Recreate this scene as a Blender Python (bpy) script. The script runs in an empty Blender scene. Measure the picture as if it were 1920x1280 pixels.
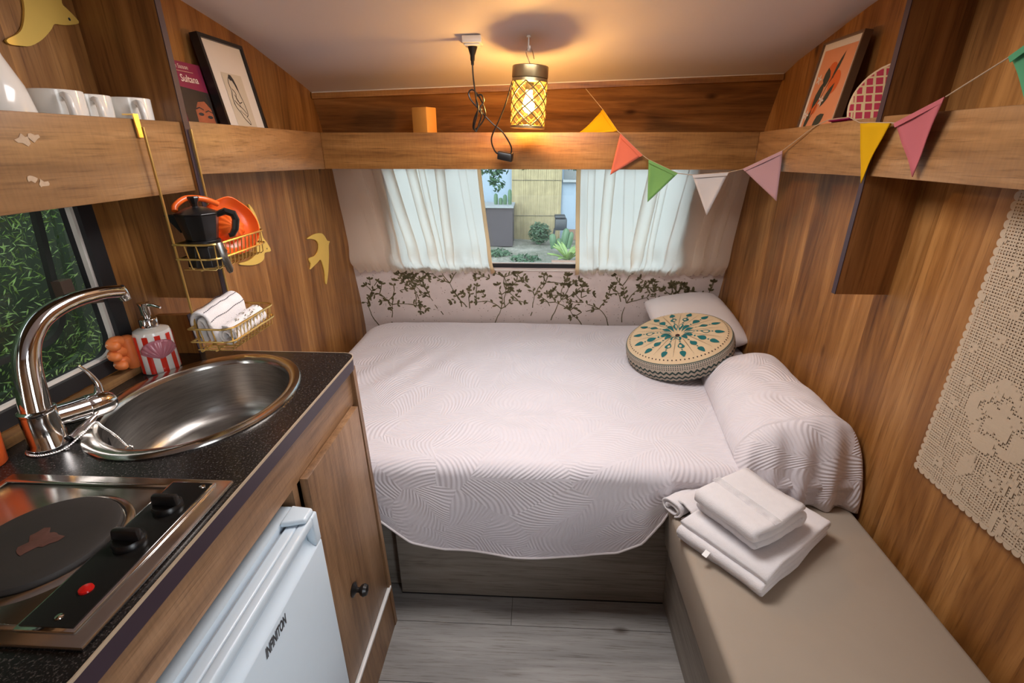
import bpy, bmesh, math, random
from mathutils import Vector, Matrix, noise
random.seed(7)
PI = math.pi
scene = bpy.context.scene
COL = scene.collection

# ------------------------------------------------------------------ camera
CF, CH = 900.0, 1.4                     # focal length in pixels of the 1920 wide frame, eye height
PITCH, YAW = math.radians(22.2), math.radians(2.8)
cam_d = bpy.data.cameras.new('camera')
cam_d.sensor_width = 36.0
cam_d.lens = CF / 1920 * 36.0
cam_d.clip_start = 0.02
cam = bpy.data.objects.new('camera', cam_d)
COL.objects.link(cam)
cam.location = (0, 0, CH)
cam.rotation_euler = (PI / 2 - PITCH, 0, YAW)
scene.camera = cam

# ------------------------------------------------------------------ world, lights, exposure
scene.view_settings.view_transform = 'Standard'
scene.view_settings.look = 'None'
scene.view_settings.gamma = 1.0
scene.view_settings.use_curve_mapping = False
scene.view_settings.exposure = 0.3
world = bpy.data.worlds.new('sky')
scene.world = world
world.use_nodes = True
wn = world.node_tree
wn.nodes.clear()
sky = wn.nodes.new('ShaderNodeTexSky')
sky.sky_type = 'NISHITA'
sky.sun_disc = False
sky.sun_elevation = math.radians(38)
sky.sun_rotation = math.radians(200)
bgn = wn.nodes.new('ShaderNodeBackground')
bgn.inputs[1].default_value = 1.15
wo = wn.nodes.new('ShaderNodeOutputWorld')
hsv = wn.nodes.new('ShaderNodeHueSaturation'); hsv.inputs['Saturation'].default_value = 0.25
wn.links.new(sky.outputs[0], hsv.inputs['Color'])
wn.links.new(hsv.outputs[0], bgn.inputs[0])
wn.links.new(bgn.outputs[0], wo.inputs[0])

def area(name, loc, rot, sx, sy, power, col):
    l = bpy.data.lights.new(name, 'AREA')
    l.shape = 'RECTANGLE'; l.size = sx; l.size_y = sy; l.energy = power; l.color = col
    o = bpy.data.objects.new(name, l); COL.objects.link(o)
    o.location = loc; o.rotation_euler = rot
    return o
# area light added at an assumed doorway (right wall, unseen behind the camera)
area('assumed_door_light', (0.95, -0.62, 0.95), (0, PI / 2, 0), 1.6, 0.62, 4.5, (0.82, 0.92, 1.0))
# light added above the aisle to brighten the bed, as from an unseen hatch
area('added_roof_light', (0.0, 1.17, 1.752), (0, 0, 0), 0.60, 0.38, 11.8, (1.0, 0.95, 0.94))
LAMP_POWER = 7.5

# ------------------------------------------------------------------ pixel to point helpers (photograph taken as 1920 x 1280)
_fw = Vector((-math.sin(YAW) * math.cos(PITCH), math.cos(YAW) * math.cos(PITCH), -math.sin(PITCH)))
_rt = Vector((math.cos(YAW), math.sin(YAW), 0))
_up = _rt.cross(_fw)
_C = Vector((0, 0, CH))
def _ray(x, y): return _fw + _rt * ((x - 960) / CF) - _up * ((y - 640) / CF)
def onX(x, y, X): d = _ray(x, y); return _C + d * (X / d.x)
def onY(x, y, Y): d = _ray(x, y); return _C + d * (Y / d.y)
def onZ(x, y, Z): d = _ray(x, y); return _C + d * ((Z - CH) / d.z)

# ------------------------------------------------------------------ materials
def srgb(r, g, b):
    f = lambda c: (c / 255 / 12.92) if c / 255 <= 0.04045 else ((c / 255 + 0.055) / 1.055) ** 2.4
    return (f(r), f(g), f(b), 1)
class NT:
    def __init__(s, name):
        s.m = bpy.data.materials.new(name); s.m.use_nodes = True
        s.t = s.m.node_tree; s.t.nodes.clear()
        s.out = s.n('ShaderNodeOutputMaterial')
    def n(s, typ, **kw):
        nd = s.t.nodes.new(typ)
        for k, v in kw.items(): setattr(nd, k, v)
        return nd
    def l(s, a, b): s.t.links.new(a, b)
    def setin(s, sock, v):
        if hasattr(v, 'is_output'): s.l(v, sock)
        else: sock.default_value = v
    def math(s, op, a, b=0.0, c=0.0):
        nd = s.n('ShaderNodeMath', operation=op)
        s.setin(nd.inputs[0], a); s.setin(nd.inputs[1], b); s.setin(nd.inputs[2], c)
        return nd.outputs[0]
    def coord(s, kind='Object', scale=(1, 1, 1), loc=(0, 0, 0), rot=(0, 0, 0)):
        tc = s.n('ShaderNodeTexCoord'); mp = s.n('ShaderNodeMapping')
        s.l(tc.outputs[kind], mp.inputs[0])
        mp.inputs['Scale'].default_value = scale; mp.inputs['Location'].default_value = loc
        mp.inputs['Rotation'].default_value = rot
        return mp.outputs[0]
    def noise(s, vec, scale, detail=4, rough=0.55, dist=0.0):
        nd = s.n('ShaderNodeTexNoise')
        s.l(vec, nd.inputs['Vector'])
        nd.inputs['Scale'].default_value = scale; nd.inputs['Detail'].default_value = detail
        nd.inputs['Roughness'].default_value = rough; nd.inputs['Distortion'].default_value = dist
        return nd.outputs[0]
    def ramp(s, fac, stops):
        nd = s.n('ShaderNodeValToRGB'); s.l(fac, nd.inputs[0])
        e = nd.color_ramp.elements
        while len(e) < len(stops): e.new(0.5)
        for i, (p, c) in enumerate(stops): e[i].position = p; e[i].color = c
        return nd.outputs[0]
    def mix(s, fac, a, b, mode='MIX'):
        nd = s.n('ShaderNodeMix', data_type='RGBA', blend_type=mode)
        s.setin(nd.inputs[0], fac); s.setin(nd.inputs[6], a); s.setin(nd.inputs[7], b)
        return nd.outputs[2]
    def bump(s, h, strength=0.3, dist=0.002):
        nd = s.n('ShaderNodeBump'); s.l(h, nd.inputs['Height'])
        nd.inputs['Strength'].default_value = strength; nd.inputs['Distance'].default_value = dist
        return nd.outputs[0]
    def bsdf(s, color, rough=0.5, metal=0.0, normal=None, **kw):
        p = s.n('ShaderNodeBsdfPrincipled')
        s.setin(p.inputs['Base Color'], color); s.setin(p.inputs['Roughness'], rough)
        p.inputs['Metallic'].default_value = metal
        if normal is not None: s.l(normal, p.inputs['Normal'])
        for k, v in kw.items(): s.setin(p.inputs[k], v)
        return p
    def done(s, sh):
        s.l(sh.outputs[0] if hasattr(sh, 'outputs') else sh, s.out.inputs[0]); return s.m

def plain(name, col, rough=0.5, metal=0.0, var=0.06, scale=30, bumps=0.0, **kw):
    t = NT(name)
    v = t.coord()
    nz = t.noise(v, scale, 3)
    c = t.mix(nz, (col[0] * (1 - var), col[1] * (1 - var), col[2] * (1 - var), 1),
              (min(1, col[0] * (1 + var)), min(1, col[1] * (1 + var)), min(1, col[2] * (1 + var)), 1))
    nrm = t.bump(t.noise(v, scale * 8, 2), bumps, 0.001) if bumps else None
    return t.done(t.bsdf(c, rough, metal, nrm, **kw))

def wood(name, dark, mid, light, axis='Z', strip=None, rough=0.42, saw=False, fine=1.0):
    """laminate wood; axis = direction of the grain; strip = (axis, width) of the printed boards"""
    t = NT(name)
    ai = 'XYZ'.index(axis)
    def stretch(across, along): return tuple(along if k == ai else across for k in range(3))
    base = t.coord('Object')
    tone = None
    if strip:
        sep = t.n('ShaderNodeSeparateXYZ'); t.l(base, sep.inputs[0])
        k = t.math('FLOOR', t.math('DIVIDE', sep.outputs['XYZ'.index(strip[0])], strip[1]))
        wnz = t.n('ShaderNodeTexWhiteNoise', noise_dimensions='1D'); t.l(k, wnz.inputs['W'])
        tone = wnz.outputs['Value']
        vm = t.n('ShaderNodeVectorMath', operation='MULTIPLY_ADD')
        t.l(wnz.outputs['Color'], vm.inputs[0]); vm.inputs[1].default_value = (7, 7, 7); t.l(base, vm.inputs[2])
        base = vm.outputs[0]
    def mp(sc):
        m_ = t.n('ShaderNodeMapping'); t.l(base, m_.inputs[0]); m_.inputs['Scale'].default_value = sc; return m_.outputs[0]
    broad = t.noise(mp(stretch(9, 1.1)), 1.0, 3, 0.5, 0.8)            # slow tonal drift
    ringn = t.noise(mp(stretch(6.5, 0.75)), 1.0, 2, 0.5, 0.5)         # cathedral figure
    ring = t.math('ABSOLUTE', t.math('SUBTRACT', t.math('FRACT', t.math('MULTIPLY', ringn, 13.0)), 0.5))
    pore = t.noise(mp(stretch(210 * fine, 9)), 1.0, 4, 0.65)          # fine dark pores
    mid_ = t.noise(mp(stretch(42, 2.4)), 1.0, 4, 0.6, 0.4)
    f = t.math('ADD', t.math('MULTIPLY', broad, 0.55), t.math('ADD', t.math('MULTIPLY', mid_, 0.38), t.math('MULTIPLY', ring, 0.13)))
    if tone is not None: f = t.math('ADD', f, t.math('MULTIPLY', t.math('SUBTRACT', tone, 0.5), 0.10))
    c = t.ramp(f, [(0.34, dark), (0.52, mid), (0.70, light)])
    c = t.mix(1.0, c, t.ramp(pore, [(0.30, (0.60, 0.55, 0.50, 1)), (0.48, (1, 1, 1, 1))]), 'MULTIPLY')
    knot = t.n('ShaderNodeTexVoronoi'); t.l(mp(stretch(5.5, 2.6)), knot.inputs['Vector']); knot.inputs['Scale'].default_value = 1.0
    c = t.mix(1.0, c, t.ramp(knot.outputs['Distance'], [(0.03, (0.30, 0.24, 0.20, 1)), (0.085, (1, 1, 1, 1))]), 'MULTIPLY')
    h = t.math('ADD', mid_, t.math('MULTIPLY', pore, 0.7))
    if saw:
        sc = t.coord('Object', stretch(28, 210), rot=(0.35, 0.35, 0.2))
        sn = t.noise(sc, 1.0, 2, 0.5)
        c = t.mix(1.0, c, t.ramp(sn, [(0.36, (0.93, 0.925, 0.92, 1)), (0.6, (1.03, 1.025, 1.02, 1))]), 'MULTIPLY')
    return t.done(t.bsdf(c, rough, 0, t.bump(h, 0.10, 0.0010)))

M = {}
W1 = ((0.13, 0.046, 0.009, 1), (0.285, 0.122, 0.03, 1), (0.46, 0.23, 0.072, 1))
M['wall_wood'] = wood('wall_wood', *W1, axis='Z', strip=('Y', 0.13))
M['wall_wood_x'] = wood('wall_wood_across', (0.10, 0.036, 0.009, 1), (0.21, 0.088, 0.024, 1), (0.36, 0.17, 0.055, 1), axis='X')
M['board_y'] = wood('board_wood_lengthwise', (0.15, 0.068, 0.022, 1), (0.29, 0.15, 0.058, 1), (0.43, 0.255, 0.12, 1), axis='Y', saw=True)
M['board_x'] = wood('board_wood_across', (0.17, 0.068, 0.016, 1), (0.34, 0.16, 0.046, 1), (0.50, 0.26, 0.09, 1), axis='X', saw=True)
M['part_wood'] = wood('partition_wood', (0.15, 0.056, 0.013, 1), (0.32, 0.136, 0.036, 1), (0.48, 0.23, 0.075, 1), axis='Z')
M['cab_wood'] = wood('cabinet_wood_vertical', (0.12, 0.06, 0.028, 1), (0.25, 0.135, 0.065, 1), (0.36, 0.215, 0.12, 1), axis='Z', saw=True)
M['cab_wood_y'] = wood('cabinet_wood_lengthwise', (0.14, 0.07, 0.032, 1), (0.29, 0.16, 0.08, 1), (0.42, 0.26, 0.15, 1), axis='Y', saw=True)
M['grey_wood'] = wood('grey_oak', (0.17, 0.145, 0.118, 1), (0.26, 0.226, 0.188, 1), (0.34, 0.30, 0.255, 1), axis='X', rough=0.5)
M['grey_wood_y'] = wood('grey_oak_lengthwise', (0.17, 0.145, 0.118, 1), (0.26, 0.226, 0.188, 1), (0.34, 0.30, 0.255, 1), axis='Y', rough=0.5)
M['plank'] = wood('floor_oak', (0.21, 0.20, 0.19, 1), (0.31, 0.30, 0.285, 1), (0.40, 0.385, 0.365, 1), axis='X', rough=0.45)
M['joint'] = plain('floor_joint', (0.05, 0.045, 0.04), 0.8)
M['purple'] = plain('purple_edge_band', (0.034, 0.019, 0.030), 0.45)
M['pale_edge'] = plain('pale_edge_line', (0.42, 0.32, 0.22), 0.5)
M['ceiling'] = plain('painted_ceiling', (0.66, 0.61, 0.62), 0.55, var=0.02, scale=4, bumps=0.05)
M['white_trim'] = plain('white_trim', (0.75, 0.70, 0.64), 0.5)
M['wallpaper'] = plain('wallpaper_ground', (0.70, 0.60, 0.56), 0.7, var=0.09, scale=14, bumps=0.05)
M['leaf_print'] = plain('olive_print', (0.135, 0.115, 0.05), 0.7, var=0.25, scale=60)
M['grey_print'] = plain('greyish_print', (0.36, 0.27, 0.22), 0.7, var=0.2, scale=60)
M['black'] = plain('black_plastic', (0.009, 0.008, 0.008), 0.32)
M['rubber'] = plain('black_rubber', (0.012, 0.012, 0.014), 0.55)
M['chrome'] = plain('chrome', (0.72, 0.71, 0.70), 0.08, 1.0, var=0.02)
M['steel'] = plain('polished_steel', (0.56, 0.53, 0.49), 0.2, 1.0, var=0.04)
def _brushed():
    t = NT('brushed_sink_steel'); v = t.coord('Object', (3, 3, 40))
    nz = t.noise(v, 6, 4, 0.6)
    c = t.ramp(nz, [(0.3, (0.34, 0.32, 0.30, 1)), (0.7, (0.50, 0.48, 0.45, 1))])
    return t.done(t.bsdf(c, t.math('ADD', t.math('MULTIPLY', nz, 0.12), 0.27), 1.0))
M['brushed'] = _brushed()
M['gold'] = plain('gold_wire', (0.82, 0.58, 0.20), 0.34, 1.0, var=0.03)
M['goldmatte'] = plain('matte_gold', (0.84, 0.58, 0.13), 0.38, 0.25, var=0.03)
M['brass'] = plain('aged_brass', (0.50, 0.38, 0.20), 0.35, 0.9, var=0.06)
M['white_gloss'] = plain('white_glaze', (0.80, 0.77, 0.72), 0.12, var=0.015)
M['white_plastic'] = plain('white_plastic', (0.76, 0.75, 0.73), 0.35, var=0.02)
M['fridge'] = plain('fridge_enamel', (0.60, 0.70, 0.78), 0.32, var=0.015)
M['fridge_text'] = plain('dark_lettering', (0.05, 0.05, 0.055), 0.4)
M['orange'] = plain('orange_ceramic', (0.80, 0.13, 0.018), 0.25, var=0.05)
M['orange_cup'] = plain('orange_cup', (0.72, 0.11, 0.02), 0.3, var=0.06)
M['peach'] = plain('orange_hand_glaze', (0.78, 0.21, 0.055), 0.35, var=0.06)
M['red'] = plain('red_glaze', (0.62, 0.025, 0.012), 0.15)
M['pinkshell'] = plain('mauve_shell_glaze', (0.45, 0.15, 0.19), 0.2)
M['moka'] = plain('black_moka_enamel', (0.007, 0.007, 0.008), 0.32)
M['towel'] = plain('white_terry', (0.76, 0.735, 0.745), 0.95, var=0.05, scale=60, bumps=1.0)
M['thread'] = plain('dark_stitch', (0.03, 0.03, 0.05), 0.8)
M['beige'] = plain('beige_upholstery', (0.36, 0.30, 0.235), 0.85, var=0.05, scale=8, bumps=0.25)
M['hotplate'] = plain('cast_iron', (0.03, 0.025, 0.022), 0.62, 0.0, var=0.25, scale=18, bumps=0.1)
M['rust'] = plain('worn_plate_centre', (0.13, 0.055, 0.042), 0.5, 0.1, var=0.4, scale=60)
M['panel_black'] = plain('glossy_black_panel', (0.012, 0.011, 0.01), 0.18)
M['redlamp'] = plain('red_indicator', (0.55, 0.01, 0.008), 0.2)
M['candle'] = plain('ochre_block', (0.62, 0.27, 0.05), 0.55, var=0.05)
M['string'] = plain('jute_string', (0.36, 0.26, 0.17), 0.9)
M['lacethread'] = plain('ecru_cotton', (0.50, 0.405, 0.295), 0.9, var=0.06, scale=200)
M['paper'] = plain('paper_white', (0.64, 0.58, 0.52), 0.8, var=0.02)
M['ink'] = plain('ink', (0.03, 0.027, 0.03), 0.8)
M['oldpaper'] = plain('toned_paper', (0.52, 0.45, 0.35), 0.8)
M['maroon'] = plain('maroon_cover', (0.23, 0.022, 0.062), 0.4)
M['darkcover'] = plain('dark_cover', (0.035, 0.026, 0.022), 0.4, var=0.4, scale=25)
M['skinprint'] = plain('printed_face', (0.33, 0.095, 0.045), 0.45, var=0.35, scale=40)
M['printtext'] = plain('cream_lettering', (0.72, 0.58, 0.52), 0.5)
M['dark_frame'] = plain('walnut_frame', (0.13, 0.07, 0.035), 0.45, var=0.1)
M['print_peach'] = plain('print_peach', (0.62, 0.25, 0.12), 0.7, var=0.06, scale=12)
M['print_orange'] = plain('print_orange', (0.58, 0.11, 0.02), 0.7)
M['print_leaf'] = plain('print_dark_leaf', (0.035, 0.04, 0.028), 0.7)
M['print_cream'] = plain('print_cream', (0.66, 0.50, 0.32), 0.7)
M['cushion_top'] = plain('cream_canvas', (0.66, 0.50, 0.31), 0.85, var=0.05, scale=20, bumps=0.2)
M['teal'] = plain('teal_print', (0.006, 0.13, 0.135), 0.8)
M['dot'] = plain('dark_brown_print', (0.04, 0.02, 0.018), 0.8)
M['glass'] = None
def _glass(name, tint, refl=0.4):
    t = NT(name)
    tr = t.n('ShaderNodeBsdfTransparent'); tr.inputs[0].default_value = tint
    gl = t.n('ShaderNodeBsdfGlossy'); gl.inputs['Roughness'].default_value = 0.02
    fr = t.n('ShaderNodeFresnel'); fr.inputs[0].default_value = 1.0 + refl
    mx = t.n('ShaderNodeMixShader'); t.l(fr.outputs[0], mx.inputs[0]); t.l(tr.outputs[0], mx.inputs[1]); t.l(gl.outputs[0], mx.inputs[2])
    return t.done(mx)
M['glass'] = _glass('window_glass', (0.86, 0.93, 0.93, 1))
M['acrylic'] = _glass('smoked_acrylic', (0.80, 0.86, 0.82, 1), 0.22)
def _cloth_trans(name, col, tcol, f):
    t = NT(name); v = t.coord('Object', (300, 300, 300)); nz = t.noise(v, 1.0, 2)
    d = t.n('ShaderNodeBsdfDiffuse'); d.inputs[0].default_value = col
    tl = t.n('ShaderNodeBsdfTranslucent'); tl.inputs[0].default_value = tcol
    bp = t.bump(nz, 0.15, 0.0006); t.l(bp, d.inputs['Normal'])
    mx = t.n('ShaderNodeMixShader'); mx.inputs[0].default_value = f
    t.l(d.outputs[0], mx.inputs[1]); t.l(tl.outputs[0], mx.inputs[2])
    return t.done(mx)
M['curtain'] = _cloth_trans('cream_curtain', (0.92, 0.83, 0.72, 1), (1.0, 0.945, 0.85, 1), 0.80)
M['curtain_hem'] = _cloth_trans('tan_curtain_hem', (0.85, 0.68, 0.50, 1), (1.0, 0.86, 0.66, 1), 0.7)
def flagmat(name, col): return _cloth_trans(name, col, col, 0.25)
M['fl_yellow'] = flagmat('mustard_felt', (0.62, 0.36, 0.012, 1))
M['fl_coral'] = flagmat('coral_felt', (0.62, 0.16, 0.10, 1))
M['fl_green'] = flagmat('green_felt', (0.17, 0.36, 0.12, 1))
M['fl_white'] = flagmat('pale_grey_felt', (0.62, 0.58, 0.56, 1))
M['fl_mauve'] = flagmat('mauve_felt', (0.44, 0.27, 0.29, 1))
M['fl_magenta'] = flagmat('magenta_felt', (0.36, 0.03, 0.13, 1))
M['fl_pink'] = flagmat('pink_felt', (0.50, 0.15, 0.17, 1))
M['fl_jade'] = flagmat('jade_felt', (0.12, 0.40, 0.22, 1))
def _lampglass():
    t = NT('frosted_lamp_glass')
    tr = t.n('ShaderNodeBsdfTransparent'); tr.inputs[0].default_value = (1, 0.9, 0.66, 1)
    tl = t.n('ShaderNodeBsdfTranslucent'); tl.inputs[0].default_value = (1, 0.86, 0.55, 1)
    mx = t.n('ShaderNodeMixShader'); mx.inputs[0].default_value = 0.016
    t.l(tr.outputs[0], mx.inputs[1]); t.l(tl.outputs[0], mx.inputs[2])
    return t.done(mx)
M['lampglass'] = _lampglass()
def _bulb():
    t = NT('lit_bulb'); e = t.n('ShaderNodeEmission'); e.inputs[0].default_value = (1, 0.66, 0.26, 1); e.inputs[1].default_value = 14
    tr = t.n('ShaderNodeBsdfTransparent'); ad = t.n('ShaderNodeAddShader'); t.l(e.outputs[0], ad.inputs[0]); t.l(tr.outputs[0], ad.inputs[1])
    return t.done(ad)      # clear glowing glass
M['bulb'] = _bulb()
def _granite():
    t = NT('black_speckled_laminate'); v = t.coord()
    a = t.noise(v, 300, 2, 0.5); b = t.noise(v, 620, 2, 0.5)
    c = t.ramp(t.math('ADD', t.math('MULTIPLY', a, 0.6), t.math('MULTIPLY', b, 0.4)), [(0.5, (0.009, 0.008, 0.008, 1)), (0.57, (0.03, 0.025, 0.023, 1)), (0.68, (0.10, 0.085, 0.078, 1))])
    return t.done(t.bsdf(c, 0.26))
M['granite'] = _granite()
def _quilt(name, col, cell=5.2):
    """matelasse relief of palm fronds: every voronoi cell is one frond of curved ribs"""
    t = NT(name); tc = t.n('ShaderNodeTexCoord')
    wob = t.n('ShaderNodeTexNoise'); t.l(tc.outputs['UV'], wob.inputs['Vector']); wob.inputs['Scale'].default_value = 3.0; wob.inputs['Detail'].default_value = 2
    vm = t.n('ShaderNodeVectorMath', operation='MULTIPLY_ADD'); t.l(wob.outputs['Color'], vm.inputs[0]); vm.inputs[1].default_value = (0.10, 0.10, 0); t.l(tc.outputs['UV'], vm.inputs[2])
    vo = t.n('ShaderNodeTexVoronoi', voronoi_dimensions='2D'); t.l(vm.outputs[0], vo.inputs['Vector']); vo.inputs['Scale'].default_value = cell
    sb = t.n('ShaderNodeVectorMath', operation='SUBTRACT'); t.l(vm.outputs[0], sb.inputs[0]); t.l(vo.outputs['Position'], sb.inputs[1])
    rot = t.n('ShaderNodeVectorRotate', rotation_type='Z_AXIS'); t.l(sb.outputs[0], rot.inputs['Vector'])
    sc = t.n('ShaderNodeSeparateColor'); t.l(vo.outputs['Color'], sc.inputs[0])
    t.l(t.math('MULTIPLY', sc.outputs[0], 6.283), rot.inputs['Angle'])
    sp = t.n('ShaderNodeSeparateXYZ'); t.l(rot.outputs[0], sp.inputs[0])
    u = t.math('ABSOLUTE', sp.outputs[1])
    w = t.math('SUBTRACT', sp.outputs[0], t.math('SUBTRACT', t.math('MULTIPLY', u, 1.5), t.math('MULTIPLY', t.math('MULTIPLY', u, u), 6.0)))
    s1 = t.math('SINE', t.math('MULTIPLY', w, 2 * PI / 0.0155))
    spine = t.math('MULTIPLY', t.math('GREATER_THAN', u, 0.004), 1.0)
    h = t.math('MULTIPLY', t.math('ADD', t.math('MULTIPLY', s1, 0.5), 0.5), spine)
    wr = t.noise(tc.outputs['UV'], 9, 3, 0.5)
    nz = t.noise(tc.outputs['UV'], 400, 2)
    hh = t.math('ADD', h, t.math('ADD', t.math('MULTIPLY', nz, 0.25), t.math('MULTIPLY', wr, 3.0)))
    return t.done(t.bsdf(col, 0.9, 0, t.bump(hh, 0.48, 0.0030), **{'Sheen Weight': 0.15}))
M['quilt'] = _quilt('white_matelasse', (0.74, 0.70, 0.735, 1))
M['pillow_plain'] = plain('white_cotton', (0.74, 0.69, 0.69), 0.9, var=0.02, scale=6, bumps=0.15)
def _band():
    t = NT('zigzag_cushion_band'); tc = t.n('ShaderNodeTexCoord'); sp = t.n('ShaderNodeSeparateXYZ'); t.l(tc.outputs['Object'], sp.inputs[0])
    ang = t.math('ARCTAN2', sp.outputs[1], sp.outputs[0])
    a = t.math('MULTIPLY', ang, 60 / (2 * PI))
    tri = t.math('ABSOLUTE', t.math('SUBTRACT', t.math('FRACT', a), 0.5))
    z = sp.outputs[2]
    zz = t.math('FRACT', t.math('ADD', t.math('MULTIPLY', z, 48.0), t.math('MULTIPLY', tri, 0.9)))
    zig = t.math('LESS_THAN', zz, 0.42)
    dots = t.math('MULTIPLY', t.math('GREATER_THAN', t.math('SINE', t.math('MULTIPLY', ang, 160.0)), 0.1), t.math('GREATER_THAN', t.math('SINE', t.math('MULTIPLY', z, 900.0)), -0.2))
    up = t.math('GREATER_THAN', z, 0.012)
    f = t.math('ADD', t.math('MULTIPLY', zig, t.math('SUBTRACT', 1.0, up)), t.math('MULTIPLY', dots, up))
    c = t.mix(f, (0.40, 0.34, 0.27, 1), (0.022, 0.045, 0.04, 1))
    return t.done(t.bsdf(c, 0.85))
M['band'] = _band()
def _woven():
    t = NT('red_cream_weave'); v = t.coord('Object', (1, 1, 1)); sp = t.n('ShaderNodeSeparateXYZ'); t.l(v, sp.inputs[0])
    a = t.math('MULTIPLY', sp.outputs[0], 34.0); b = t.math('MULTIPLY', sp.outputs[2], 52.0)
    r = t.math('FLOOR', b)
    ck = t.math('LESS_THAN', t.math('FRACT', t.math('ADD', a, t.math('MULTIPLY', r, 0.5))), 0.9)
    st = t.math('GREATER_THAN', t.math('FRACT', b), 0.2)
    det = t.math('GREATER_THAN', t.math('SINE', t.math('MULTIPLY', a, 14.0)), -0.75)
    f = t.math('MULTIPLY', t.math('MULTIPLY', ck, st), det)
    c = t.mix(f, (0.52, 0.38, 0.20, 1), (0.34, 0.012, 0.04, 1))
    return t.done(t.bsdf(c, 0.8))
M['woven'] = _woven()
# garden
M['ground'] = None
def _ground():
    t = NT('dry_garden_soil'); v = t.coord()
    c = t.ramp(t.math('ADD', t.math('MULTIPLY', t.noise(v, 2.0, 6, 0.7), 0.55), t.math('MULTIPLY', t.noise(v, 26.0, 4, 0.8), 0.45)), [(0.36, (0.05, 0.06, 0.032, 1)), (0.5, (0.125, 0.12, 0.10, 1)), (0.62, (0.24, 0.225, 0.19, 1))])
    return t.done(t.bsdf(c, 0.95, 0, t.bump(t.noise(v, 30, 4), 0.6, 0.03)))
M['ground'] = _ground()
M['coping'] = plain('weathered_coping', (0.16, 0.17, 0.18), 0.9)
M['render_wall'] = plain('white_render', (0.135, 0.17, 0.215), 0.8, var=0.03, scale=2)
M['reed'] = plain('dry_reed', (0.20, 0.165, 0.095), 0.8, var=0.3, scale=9)
M['brownwall'] = plain('brown_plaster', (0.032, 0.026, 0.030), 0.9, var=0.15, scale=4)
M['terracotta'] = plain('terracotta', (0.13, 0.075, 0.055), 0.8, var=0.1)
M['leaf'] = plain('garden_leaf', (0.020, 0.050, 0.022), 0.6, var=0.45, scale=14)
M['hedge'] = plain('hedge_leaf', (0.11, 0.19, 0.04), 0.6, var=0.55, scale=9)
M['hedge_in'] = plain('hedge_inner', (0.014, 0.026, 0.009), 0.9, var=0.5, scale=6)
M['cactus'] = plain('cactus_green', (0.035, 0.075, 0.035), 0.6, var=0.2)
M['agave'] = plain('agave_green', (0.13, 0.19, 0.06), 0.5, var=0.3, scale=12)
M['charcoal'] = plain('charcoal_metal', (0.012, 0.016, 0.022), 0.5)
M['darkglass'] = plain('dark_window', (0.04, 0.05, 0.06), 0.15)
M['trunk'] = plain('bark', (0.10, 0.07, 0.05), 0.9)

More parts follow.
